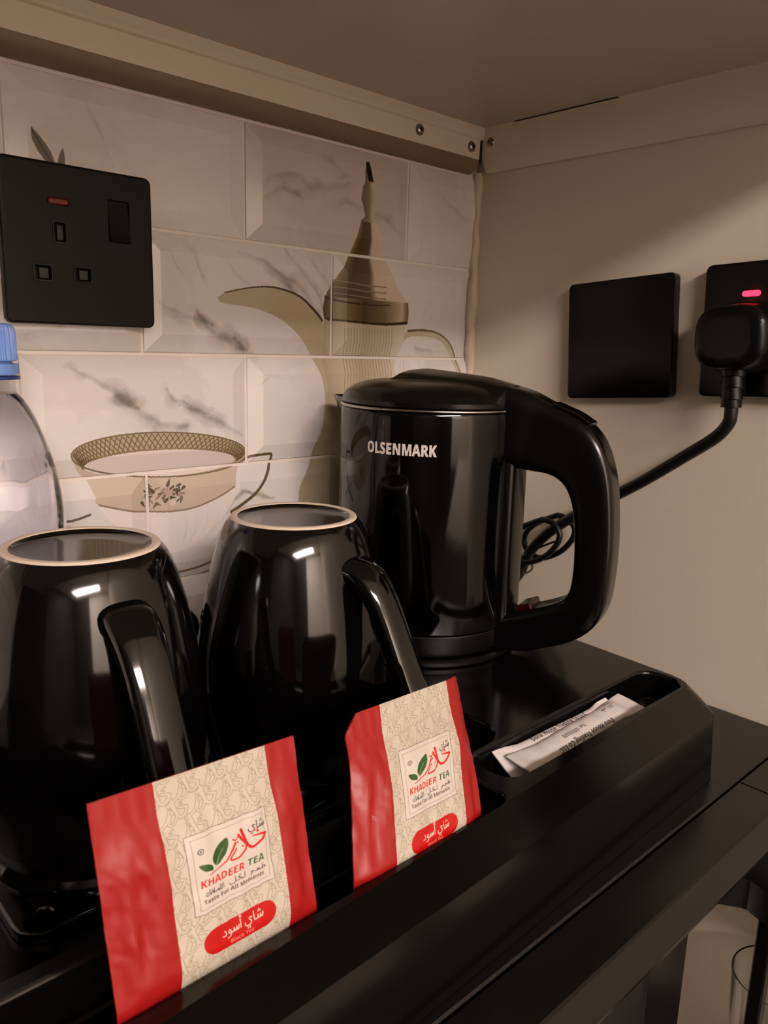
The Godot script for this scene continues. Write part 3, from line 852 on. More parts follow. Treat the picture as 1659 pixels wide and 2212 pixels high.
func cabinet() -> void:
	var c := thing("wall_cabinet", "cream wall cabinet over the desk, its pale underside seen from below", "cabinet", Vector3.ZERO)
	part("bottom_panel", box(Vector3(-0.6, 1.1915, 0.2085), Vector3(1.198, 0.019, 0.415), 0.001).mesh(), M.cab, c)
	part("carcass", box(Vector3(-0.6, 1.50, 0.20), Vector3(1.198, 0.597, 0.398), 0.001).mesh(), M.cab, c)
	for k in 2: part("door", box(Vector3(-0.9 + k * 0.6, 1.50, 0.4075), Vector3(0.597, 0.592, 0.016), 0.0015).mesh(), M.cab, c)
	# mounting strips under the panel, along both walls
	var prof := [Vector2(0.0005, 1.1820), Vector2(0.0160, 1.1820), Vector2(0.0160, 1.1775), Vector2(0.0145, 1.1755), Vector2(0.0145, 1.1735), Vector2(0.0125, 1.1725), Vector2(0.0120, 1.1578), Vector2(0.0005, 1.1578)]
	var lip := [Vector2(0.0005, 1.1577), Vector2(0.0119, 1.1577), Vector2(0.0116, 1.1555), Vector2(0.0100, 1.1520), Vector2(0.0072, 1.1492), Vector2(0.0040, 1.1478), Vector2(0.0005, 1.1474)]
	part("shaded_lip", along_x(lip, -1.198, -0.0130).mesh(40), mat(Color(0.50, 0.43, 0.33), 0.45), c, "brownish rounded edging under the strip, its shade put into the brown")  # darker brown stands in for shade on the strip's lower lip
	var s1 := part("mounting_strip", along_x(prof, -1.198, -0.0005).mesh(30), M.strip, c)
	var m2 := MB.new()
	var prof2 := [Vector2(0.0005, 1.1820), Vector2(0.0130, 1.1820), Vector2(0.0120, 1.1790), Vector2(0.0105, 1.1590), Vector2(0.0060, 1.1510), Vector2(0.0035, 1.1486), Vector2(0.0005, 1.1486)]
	m2.append(along_x(prof2, 0.0125, 0.413))
	m2.moved(Transform3D(Basis(Vector3(0, 0, 1), Vector3.UP, Vector3(-1, 0, 0)), Vector3.ZERO))
	var s2 := part("mounting_strip", m2.mesh(30), M.strip, c)
	var head := lathe([Vector2(0.0, 0.0003), Vector2(0.0007, 0.0003), Vector2(0.0009, 0.0017), Vector2(0.0020, 0.0015), Vector2(0.0029, 0.0006), Vector2(0.0031, 0.0), Vector2(0.0, 0.0)], 20)
	var hm := head.mesh(50)
	var washer := lathe([Vector2(0.0030, 0.0), Vector2(0.0030, 0.0005), Vector2(0.0040, 0.0004), Vector2(0.0042, 0.0), Vector2(0.0030, 0.0)], 20).mesh(50)
	for q in [[-0.0852, 1.1675, s1], [-0.0240, 1.1662, s1], [-0.40, 1.1668, s1]]:
		var o := part("screw", hm, M.screw, q[2])
		o.position = Vector3(q[0], q[1], 0.0121)
		o.rotation.x = PI / 2
		o.scale = Vector3.ONE * 1.45
	var o2 := part("screw", hm, M.screw, s2)
	o2.position = Vector3(-0.0110, 1.1705, 0.0215)
	o2.rotation.z = PI / 2
	o2.scale = Vector3.ONE * 1.25
	part("joint", box(Vector3(-0.0131, 1.1816, 0.094), Vector3(0.0010, 0.0008, 0.094), 0.0003).mesh(), mat(Color(0.12, 0.095, 0.075), 0.8), c)
	# the dark gap where the two strips meet
	part("joint", box(Vector3(-0.0124, 1.1655, 0.0124), Vector3(0.0020, 0.020, 0.0020), 0.0003).mesh(), mat(Color(0.05, 0.04, 0.035), 0.8), c)

func plate_on(called: String, label: String, at: Vector3, turn: float, roll: float) -> Node3D:
	var t := thing(called, label, "socket", at)
	t.basis = Basis(Vector3.UP, turn) * Basis(Vector3(0, 0, 1), roll)
	return t

func sockets() -> void:
	var S := 0.088
	var T := 0.009
	# on the tiles
	var a := plate_on("wall_socket", "square matt black switched socket on the marble tiles, nothing plugged in", Vector3(-0.35412, 1.05313, 0.0005), 0.0, 0.0)
	socket_parts(a, true)
	# blank plate and the socket in use, on the painted wall
	var al := 0.0677
	var c1 := Vector3(-0.0005, 0.96546 + S / 2 * (sin(al) + cos(al)), 0.11377 + S / 2 * (cos(al) - sin(al)))
	var b := plate_on("blank_plate", "plain square black blanking plate on the beige wall, left of the plugged socket", c1, -PI / 2, al)
	part("plate", slab(S, S, T, 0.004, 0.0012).mesh(25), M.socket_gloss, b)
	al = 0.0440
	var c2 := Vector3(-0.0005, 0.97406 + S / 2 * (sin(al) + cos(al)), 0.22169 + S / 2 * (cos(al) - sin(al)))
	var c := plate_on("wall_socket", "square black socket on the beige wall, red neon glowing above its plug", c2, -PI / 2, al)
	socket_parts(c, false)
	# the plug in it
	var pl := thing("power_plug", "black moulded mains plug pushed into the socket with the red neon", "plug", c2)
	pl.basis = Basis(Vector3.UP, -PI / 2) * Basis(Vector3(0, 0, 1), al)
	var ctr := Vector3(-0.0124, -0.0055, 0)
	var mb := MB.new()
	var loops := []
	for s in [[0.0093, 0.0268, 0.0222], [0.0100, 0.0274, 0.0228], [0.0185, 0.0274, 0.0228], [0.0195, 0.0262, 0.0216], [0.0215, 0.0252, 0.0214], [0.0345, 0.0236, 0.0208], [0.0385, 0.0222, 0.0198], [0.0405, 0.0195, 0.0175], [0.0412, 0.0150, 0.0130]]:
		var l := PackedVector3Array()
		for p in superellipse(s[1], s[2], 3.0, 48): l.append(ctr + Vector3(p.x, p.y, s[0]))
		loops.append(l)
	mb.loft(loops)
	part("body", mb.mesh(35), M.satin, pl)
	var gr := MB.new()
	var path := [Vector3(-0.0124, -0.024, 0.026), Vector3(-0.0124, -0.030, 0.0262), Vector3(-0.0124, -0.0305, 0.0262), Vector3(-0.0124, -0.0375, 0.0265), Vector3(-0.0124, -0.0380, 0.0265), Vector3(-0.0124, -0.0450, 0.0268), Vector3(-0.0124, -0.0455, 0.0268), Vector3(-0.0124, -0.0505, 0.027)]
	gr = tube(path, [0.0082, 0.0078, 0.0070, 0.0074, 0.0066, 0.0070, 0.0063, 0.0064], 20)
	part("strain_relief", gr.mesh(30), M.satin, pl)
	for q in [[Vector3(-0.0124, 0.0075, 0.0), 0.0040, 0.008], [Vector3(-0.0236, -0.0153, 0.0), 0.0064, 0.004], [Vector3(-0.0012, -0.0153, 0.0), 0.0064, 0.004]]:
		part("pin", box(q[0] + Vector3(0, 0, 0.0065), Vector3(q[1], q[2], 0.0058), 0.0004).mesh(), M.steel, pl)

func rocker_mesh(c: Vector3, w: float, h: float) -> ArrayMesh:
	var mb := MB.new()
	var loops := []
	for x in [-w / 2, w / 2]:
		var l := PackedVector3Array()
		for p in [Vector2(-h / 2, 0.004), Vector2(h / 2, 0.004), Vector2(h / 2, 0.0078), Vector2(0.0, 0.0088), Vector2(-h / 2, 0.0112)]: l.append(c + Vector3(x, p.x, p.y))
		loops.append(l)
	mb.loft(loops)
	return mb.mesh(20)

func socket_parts(t: Node3D, free: bool) -> void:
	var S := 0.088
	var T := 0.009
	var hb := func(x: float, y: float, w: float, h: float, r: float) -> MB:
		var m := slab(w, h, 0.012, r, 0.0002)
		return m.moved(Transform3D(Basis(), Vector3(x, y, 0.0042)))
	var holes := [hb.call(0.0228, 0.0166, 0.0133, 0.0240, 0.0008), hb.call(-0.0125, 0.0234, 0.0124, 0.0042, 0.0020)]
	var slots := [[-0.0124, 0.0069, 0.0062, 0.0104], [-0.0232, -0.0158, 0.0090, 0.0076], [-0.0004, -0.0154, 0.0090, 0.0072]]
	for s in slots: holes.append(hb.call(s[0], s[1], s[2], s[3], 0.0004))
	part("plate", cut(slab(S, S, T, 0.004, 0.0012), holes, 25.0), M.socket if free else M.socket_gloss, t)
	part("rocker_switch", rocker_mesh(Vector3(0.0228, 0.0166, 0), 0.0123, 0.0230), M.socket_gloss, t)
	var neon := mat(Color(0.42, 0.07, 0.05), 0.3)
	if not free:
		neon = mat(Color(0.9, 0.1, 0.1), 0.3)
		neon.emission_enabled = true
		neon.emission = Color(1.0, 0.20, 0.34)
		neon.emission_energy_multiplier = 2.6
	var nm := slab(0.0118, 0.0037, 0.0030, 0.0018, 0.0008, 6).moved(Transform3D(Basis(), Vector3(-0.0125, 0.0234, 0.0066)))
	var no := part("neon_light", nm.mesh(40), neon, t, "dull red unlit neon" if free else "glowing red neon")
	if not free:
		var l := OmniLight3D.new()
		l.name = "neon_glow"
		l.light_color = Color(1.0, 0.05, 0.08)
		l.light_energy = 0.00006
		l.light_size = 0.002
		l.omni_range = 4.0
		l.omni_attenuation = 2.0
		l.shadow_enabled = true
		l.position = Vector3(-0.0125, 0.0234, 0.0125)
		t.add_child(l)
	for s in slots:
		# raised frame and the shutter behind the slot
		var fr := MB.new()
		var loops := []
		for e in [[0.0, 0.0091], [0.0002, 0.00935], [0.0009, 0.00935], [0.0011, 0.0091]]:
			var l := PackedVector3Array()
			for p in rrect(s[2] + 2 * e[0], s[3] + 2 * e[0], 0.0005 + e[0], 2): l.append(Vector3(s[0] + p.x, s[1] + p.y, e[1]))
			loops.append(l)
		fr.loft(loops, false, false)
		part("slot_frame", fr.mesh(30, false), M.socket_gloss, t)
		var sh := box(Vector3(s[0] + s[2] * 0.16, s[1], 0.0050), Vector3(s[2] * 0.62, s[3] * 0.8, 0.003), 0.0003)
		part("shutter", sh.mesh(), M.shutter, t)

# ---------------------------------------------------------------- the tray and what stands on it
func loop_y(pts: Array, y: float) -> PackedVector3Array:
	var l := PackedVector3Array()
	for p in pts: l.append(Vector3(p.x, y, p.y))
	return l

func well(x0: float, x1: float, z0: float, z1: float, r: float, y_floor: float, y_top: float) -> MB:
	# a moulded recess with draft and a softened upper edge
	var c := Vector3((x0 + x1) / 2, 0, (z0 + z1) / 2)
	var mb := MB.new()
	var loops := []
	for s in [[y_floor, -0.0035], [y_floor + 0.0006, -0.0020], [y_floor + 0.0022, -0.0010], [y_top - 0.0024, 0.0], [y_top - 0.0009, 0.0005], [y_top + 0.0002, 0.0018], [y_top + 0.004, 0.0030]]:
		var l := PackedVector3Array()
		for p in rrect(x1 - x0 + 2 * s[1], z1 - z0 + 2 * s[1], r + s[1], 8): l.append(c + Vector3(p.x, s[0], p.y))
		loops.append(l)
	mb.loft(loops)
	return mb

func tray() -> void:
	var t := thing("hospitality_tray", "large black moulded tray with compartments, holding kettle, mugs, tea sachets and sugar", "tray", Vector3.ZERO)
	var top := 0.7962
	var zf := func(x: float, z0: float, k: float) -> float: return z0 + (-0.094 - x) * k
	var L0 := [Vector2(-0.058, 0.030), Vector2(-0.069, 0.178), Vector2(-0.0745, 0.262), Vector2(-0.0768, 0.2725), Vector2(-0.0805, 0.2810), Vector2(-0.0995, 0.2990), Vector2(-0.1045, 0.3010), Vector2(-0.57, zf.call(-0.57, 0.3010, 0.0237)), Vector2(-0.57, 0.0685), Vector2(-0.235, 0.0685), Vector2(-0.235, 0.030)]
	var L1 := [Vector2(-0.0595, 0.0315), Vector2(-0.0705, 0.178), Vector2(-0.0755, 0.260), Vector2(-0.0775, 0.2700), Vector2(-0.0810, 0.2780), Vector2(-0.0975, 0.2955), Vector2(-0.1020, 0.2972), Vector2(-0.569, zf.call(-0.569, 0.2972, 0.0237)), Vector2(-0.569, 0.0688), Vector2(-0.236, 0.0688), Vector2(-0.236, 0.0315)]
	var L2 := [Vector2(-0.0620, 0.0330), Vector2(-0.0730, 0.178), Vector2(-0.0780, 0.258), Vector2(-0.0795, 0.2640), Vector2(-0.0820, 0.2690), Vector2(-0.0855, 0.2720), Vector2(-0.0900, 0.2728), Vector2(-0.567, zf.call(-0.567, 0.2728, 0.038)), Vector2(-0.567, 0.0694), Vector2(-0.238, 0.0694), Vector2(-0.238, 0.0330)]
	var body := MB.new()
	body.loft([loop_y(L0, 0.7503), loop_y(L1, 0.7896), loop_y(L1, 0.7900), loop_y(L2, top - 0.0002), loop_y(L2, top)])
	var holes := [
		well(-0.2620, -0.0830, 0.2408, 0.2692, 0.0105, 0.7775, top),
		well(-0.5300, -0.2740, 0.2462, 0.2785, 0.0080, 0.7760, top),
		well(-0.5450, -0.2262, 0.0400, 0.2370, 0.0160, 0.7522, top)]
	part("body", cut(body, holes, 32.0), M.tray, t)
	# the perforated plate under the mugs
	var d := thing("drip_plate", "black perforated plate under the upturned mugs, with round holes", "plate", Vector3.ZERO)
	var pb := MB.new()
	var loops := []
	for s in [[0.7524, 0.0006], [0.7528, 0.0], [0.7558, 0.0], [0.7568, 0.0004], [0.7572, 0.0014]]:
		var l := PackedVector3Array()
		for p in rrect(0.231 - 2 * s[1], 0.108 - 2 * s[1], 0.013 - s[1], 8): l.append(Vector3(-0.3475 + p.x, s[0], 0.1240 + p.y))
		loops.append(l)
	pb.loft(loops)
	var ph := []
	for i in 12:
		for j in 6:
			var q := Vector2(-0.4497 + i * 0.0192, 0.1650 - j * 0.0175 + (0.0 if i % 2 == 0 else 0.004))
			if q.y < 0.08: continue
			var hole := lathe([Vector2(0.0036, 0.748), Vector2(0.0036, 0.7563), Vector2(0.0040, 0.7568), Vector2(0.0048, 0.7576), Vector2(0.0048, 0.762)], 18, Vector3(q.x, 0, q.y), true)
			ph.append(hole)
	part("plate", cut(pb, ph, 35.0), M.glaze, d)

func kettle() -> void:
	var k := thing("electric_kettle", "small glossy black electric kettle with white lettering and a loop handle", "kettle", KC)
	k.rotation.y = -KPHI     # the thing's own +x points along the handle
	var yb := 0.7964
	var base := thing("kettle_base", "flat black power base under the kettle", "kettle base", Vector3(KC.x, yb, KC.z))
	part("disc", lathe([Vector2(0.0, 0.0), Vector2(0.0655, 0.0), Vector2(0.0668, 0.0010), Vector2(0.0668, 0.0034), Vector2(0.0655, 0.0046), Vector2(0.0610, 0.0050), Vector2(0.0, 0.0050)], 80).mesh(35), M.satin, base)
	part("foot_ring", lathe([Vector2(0.0, 0.8015), Vector2(0.0600, 0.8015), Vector2(0.0622, 0.8026), Vector2(0.0628, 0.8050), Vector2(0.0632, 0.8150), Vector2(0.0628, 0.8162), Vector2(0.0, 0.8165)], 96).mesh(35), M.satin, k)
	part("body", lathe([Vector2(0.0, 0.8166), Vector2(0.0620, 0.8166), Vector2(0.0631, 0.8172), Vector2(0.0634, 0.8184), Vector2(0.0635, 0.8400), Vector2(0.0634, 0.9000), Vector2(0.0631, 0.9450), Vector2(0.0629, 0.9590), Vector2(0.0622, 0.9614), Vector2(0.0612, 0.9622), Vector2(0.0, 0.9622)], 128).mesh(30), M.shell, k)
	part("rim_ring", lathe([Vector2(0.0600, 0.9622), Vector2(0.0626, 0.9622), Vector2(0.0632, 0.9628), Vector2(0.0632, 0.9636), Vector2(0.0626, 0.9643), Vector2(0.0600, 0.9643), Vector2(0.0600, 0.9622)], 128).mesh(50), M.steel, k, "thin bright steel ring")
	# spout: a folded lip opposite the handle
	var sp := []
	for i in 9:
		var v := i / 8.0
		var outer := PackedVector3Array()
		var inner := []
		for j in 25:
			var u := j / 12.0 - 1.0
			var a := PI + u * 0.42 * (1.0 - v * 0.85)
			var r := 0.0626 + 0.0188 * pow(1.0 - absf(u), 1.25) * (1.0 - v)
			outer.append(Vector3(r * cos(a), 0.9665 - 0.040 * v, r * sin(a)))
			inner.append(Vector3((r - 0.0012) * cos(a), 0.9665 - 0.040 * v, (r - 0.0012) * sin(a)))
		inner.reverse()
		for q in inner: outer.append(q)
		sp.append(outer)
	var sm := MB.new()
	sm.loft(sp)
	part("spout", sm.mesh(40), M.shell, k)
	# lid: dome, scoop and ridge running to the handle
	var R := 0.0612
	var ridge := [Vector2(-0.0225, 0.9785), Vector2(-0.0195, 0.9838), Vector2(-0.0140, 0.9870), Vector2(-0.0050, 0.9880), Vector2(0.0150, 0.9864), Vector2(0.0410, 0.9840), Vector2(0.0630, 0.9790), Vector2(0.0800, 0.9740)]
	var hgt := func(x: float, z: float) -> float:
		var rho := minf(Vector2(x, z).length() / R, 1.0)
		var e := 0.9690 + 0.0122 * pow(maxf(0.0, 1.0 - pow(rho, 4.0)), 0.6)
		# scoop in front of the ridge
		if x < -0.018:
			var f := clampf((-0.018 - x) / 0.018, 0.0, 1.0)
			var wdt := 0.010 + 0.020 * f
			e -= 0.0034 * smoothstep(1.0, 0.75, absf(z) / wdt) * smoothstep(1.25, 0.9, f + 0.15) * (1.0 - f)
		if x > -0.0235:
			var yr := 0.979
			for i in ridge.size() - 1:
				if x >= ridge[i].x and x <= ridge[i + 1].x: yr = lerpf(ridge[i].y, ridge[i + 1].y, (x - ridge[i].x) / (ridge[i + 1].x - ridge[i].x))
			var half := 0.030 - 0.010 * smoothstep(0.0, 0.06, x)
			var t := absf(z) / half
			var yy := yr - 0.0042 * t * t - 0.012 * smoothstep(0.75, 1.5, t)
			e = maxf(e, yy) + 0.0004 * exp(-pow((e - yy) / 0.0012, 2.0))
		return e
	var lm := MB.new()
	var rings := []
	for i in 31:
		var rho := R * i / 30.0
		var l := PackedVector3Array()
		for j in 96:
			var a := TAU * j / 96
			var x := rho * cos(a)
			var z := rho * sin(a)
			l.append(Vector3(x, hgt.call(x, z), z))
		rings.append(l)
	rings.reverse()
	var skirt := []
	for s in [[0.0606, 0.9646], [0.0618, 0.9652], [0.0620, 0.9680]]:
		var l := PackedVector3Array()
		for j in 96:
			var a := TAU * j / 96
			l.append(Vector3(s[0] * cos(a), s[1], s[0] * sin(a)))
		skirt.append(l)
	lm.loft(skirt + rings, true, false)
	part("lid", lm.mesh(32), M.plastic, k)
	# handle
	var pairs := [[0.0560, 0.9800, 0.0560, 0.9280], [0.0720, 0.9762, 0.0680, 0.9262], [0.0855, 0.9702, 0.0775, 0.9252], [0.1010, 0.9638, 0.0870, 0.9246], [0.1120, 0.9575, 0.0945, 0.9220], [0.1205, 0.9480, 0.1005, 0.9168], [0.1268, 0.9337, 0.1048, 0.9080], [0.1308, 0.9160, 0.1075, 0.8965], [0.1335, 0.8890, 0.1092, 0.8780], [0.1338, 0.8645, 0.1094, 0.8625], [0.1318, 0.8420, 0.1082, 0.8510], [0.1250, 0.8270, 0.1042, 0.8440], [0.1110, 0.8150, 0.0950, 0.8385], [0.0920, 0.8065, 0.0815, 0.8330], [0.0740, 0.7995, 0.0690, 0.8285], [0.0580, 0.7960, 0.0580, 0.8250]]
	var po := []
	var pi_ := []
	for q in pairs:
		po.append(Vector2(q[0], q[1]))
		pi_.append(Vector2(q[2], q[3]))
	po = smooth(po, 4)
	pi_ = smooth(pi_, 4)
	var hl := []
	for i in po.size():
		var O: Vector2 = po[i]
		var I: Vector2 = pi_[i]
		var c := (O + I) / 2
		var d := (O - I) / 2
		var f := float(i) / (po.size() - 1)
		var ht := 0.0138 + 0.0035 * smoothstep(0.14, 0.0, f) + 0.0015 * smoothstep(0.88, 1.0, f)
		var l := PackedVector3Array()
		for p in superellipse(1.0, ht, 5.0, 44): l.append(Vector3(c.x + d.x * p.x, maxf(c.y + d.y * p.x, 0.8030), p.y))
		hl.append(l)
	var hm := MB.new()
	hm.loft(hl)
	part("handle", hm.mesh(35), M.plastic, k)
	# spine that carries the handle along the body
	var spm := MB.new()
	var sl := []
	for s in [[0.8060, 0.0], [0.8100, 0.9], [0.8200, 1.0], [0.9400, 1.0], [0.9580, 1.0], [0.9615, 0.8]]:
		var l := PackedVector3Array()
		for p in superellipse(0.0085, 0.0150, 3.0, 24): l.append(Vector3(0.0605 + p.x * maxf(s[1], 0.3), s[0], p.y))
		sl.append(l)
	spm.loft(sl)
	part("spine", spm.mesh(35), M.plastic, k)
	# release button on the top of the handle
	var bl := []
	var bp := smooth([Vector3(0.0880, 0.9688, 0), Vector3(0.0960, 0.9660, 0), Vector3(0.1040, 0.9628, 0), Vector3(0.1130, 0.9575, 0)], 5)
	for i in bp.size():
		var e := 1.0 if i > 0 and i < bp.size() - 1 else 0.9
		var l := PackedVector3Array()
		for p in superellipse(0.0016, 0.0092 * e, 4.0, 20): l.append(bp[i] + Vector3(p.x * 0.45, p.x * 0.9, p.y))
		bl.append(l)
	var bm := MB.new()
	bm.loft(bl)
	part("release_button", bm.mesh(35), M.shell, k)
	# red switch on the lower arm
	var red := mat(Color(0.16, 0.01, 0.015), 0.18)
	var sw := slab(0.020, 0.0105, 0.0090, 0.0015, 0.0010)
	sw.moved(Transform3D(Basis(Vector3(0, 0, 1), Vector3(0.92, 0.39, 0), Vector3(-0.39, 0.92, 0)), Vector3(0.0815, 0.8270, 0.0)))
	part("power_switch", sw.mesh(35), red, k, "dark red translucent switch")
	# lettering wrapped on the body, printed in white
	var tm := TextMesh.new()
	var f := SystemFont.new()
	f.font_names = PackedStringArray(["Droid Sans"])
	f.font_weight = 700
	var fv := FontVariation.new()
	fv.base_font = f
	fv.variation_embolden = 0.7
	tm.font = fv
	tm.font_size = 64
	tm.pixel_size = 1.0
	tm.depth = 0.0
	tm.text = "OLSENMARK"
	var arr := tm.get_mesh_arrays()
	var vs: PackedVector3Array = arr[Mesh.ARRAY_VERTEX]
	var ix: PackedInt32Array = arr[Mesh.ARRAY_INDEX]
	var lo := Vector2(INF, INF)
	var hi := -lo
	for p in vs:
		lo = lo.min(Vector2(p.x, p.y)); hi = hi.max(Vector2(p.x, p.y))
	var a0 := deg_to_rad(175.4) - KPHI
	var a1 := deg_to_rad(132.4) - KPHI
	var tx := MB.new()
	var at := func(p: Vector3) -> Vector3:
		var a := lerpf(a0, a1, (p.x - lo.x) / (hi.x - lo.x))
		return Vector3(0.06335 * cos(a), 0.9352 + (p.y - lo.y) / (hi.y - lo.y) * 0.0076, 0.06335 * sin(a))
	for i in range(0, ix.size(), 3):
		tx.tri(at.call(vs[ix[i]]), at.call(vs[ix[i + 1]]), at.call(vs[ix[i + 2]]))
	part("lettering", tx.mesh(60, false), M.print, k, "white block lettering")

func mugs() -> void:
	var prof := [Vector2(0.0, 0.1466), Vector2(0.0200, 0.1466), Vector2(0.0285, 0.1472), Vector2(0.0308, 0.1484), Vector2(0.0318, 0.1494), Vector2(0.0352, 0.1494), Vector2(0.0362, 0.1482), Vector2(0.0386, 0.1455), Vector2(0.0412, 0.1402), Vector2(0.0433, 0.1340), Vector2(0.0470, 0.1210), Vector2(0.0502, 0.1055), Vector2(0.0530, 0.0905), Vector2(0.0550, 0.0760), Vector2(0.0558, 0.0620), Vector2(0.0553, 0.0450), Vector2(0.0538, 0.0300), Vector2(0.0508, 0.0150), Vector2(0.0486, 0.0072), Vector2(0.0483, 0.0060), Vector2(0.0486, 0.0049), Vector2(0.0502, 0.0022), Vector2(0.0504, 0.0013), Vector2(0.0495, 0.0003), Vector2(0.0475, 0.0), Vector2(0.0452, 0.0012), Vector2(0.0452, 0.0060), Vector2(0.0490, 0.0250), Vector2(0.0512, 0.0500), Vector2(0.0505, 0.0800), Vector2(0.0450, 0.1150), Vector2(0.0360, 0.1380), Vector2(0.0, 0.1400)]
	var body := lathe(prof, 112).mesh(28)
	var ring := lathe([Vector2(0.0316, 0.1488), Vector2(0.0318, 0.1496), Vector2(0.0325, 0.1500), Vector2(0.0346, 0.1500), Vector2(0.0354, 0.1496), Vector2(0.0358, 0.1487), Vector2(0.0316, 0.1488)], 112).mesh(40)
	var hp := smooth([Vector3(0.0340, 0.1235, 0), Vector3(0.0455, 0.1240, 0), Vector3(0.0555, 0.1185, 0), Vector3(0.0655, 0.1035, 0), Vector3(0.0785, 0.0750, 0), Vector3(0.0880, 0.0540, 0), Vector3(0.0905, 0.0430, 0), Vector3(0.0870, 0.0310, 0), Vector3(0.0740, 0.0230, 0), Vector3(0.0480, 0.0200, 0)], 5)
	var hl := []
	for i in hp.size():
		var t: Vector3 = (hp[mini(i + 1, hp.size() - 1)] - hp[maxi(i - 1, 0)]).normalized()
		var nrm := Vector3(-t.y, t.x, 0)
		var f := float(i) / (hp.size() - 1)
		var fl := 1.0 + 0.30 * smoothstep(0.40, 0.1, f) + 0.25 * smoothstep(0.12, 0.0, f) + 0.4 * smoothstep(0.86, 1.0, f)
		var l := PackedVector3Array()
		for p in superellipse(0.0062 * fl, 0.0106 * lerpf(1.0, fl, 0.6), 2.5, 24): l.append(hp[i] + nrm * p.x + Vector3(0, 0, p.y))
		hl.append(l)
	var hm := MB.new()
	hm.loft(hl)
	var handle := hm.mesh(50)
	var defs := [["tall black glazed mug turned upside down behind the left tea sachet, nearest the bottle", Vector3(-0.4069, 0.7573, 0.1203), 89.9], ["tall black glazed mug turned upside down beside the kettle, its handle towards the kettle", Vector3(-0.2874, 0.7573, 0.1254), 76.3]]
	for q in defs:
		var m := thing("mug", q[0], "mug", q[1], -deg_to_rad(q[2]), "upturned black mugs on the tray")
		part("body", body, M.glaze, m)
		part("foot_ring", ring, M.bisque, m, "unglazed cream foot ring")
		part("handle", handle, M.glaze, m)
	# a small cup standing behind, only its handle seen
	var c := thing("cup", "small black cup standing behind the left mug, only its loop handle showing", "cup", Vector3(-0.3540, DESK, 0.0360), -0.25)
	part("body", lathe([Vector2(0.0, 0.0), Vector2(0.0195, 0.0), Vector2(0.0205, 0.0010), Vector2(0.0225, 0.0120), Vector2(0.0255, 0.0450), Vector2(0.0272, 0.0880), Vector2(0.0268, 0.0893), Vector2(0.0258, 0.0885), Vector2(0.0240, 0.0450), Vector2(0.0200, 0.0080), Vector2(0.0, 0.0060)], 56).mesh(40), M.glaze, c)
	var cp := smooth([Vector3(0.0245, 0.0835, 0), Vector3(0.0350, 0.0840, 0), Vector3(0.0430, 0.0800, 0), Vector3(0.0462, 0.0730, 0), Vector3(0.0440, 0.0650, 0), Vector3(0.0370, 0.0570, 0), Vector3(0.0240, 0.0520, 0)], 5)
	part("handle", tube(cp, 0.0036, 14).mesh(50), M.glaze, c)

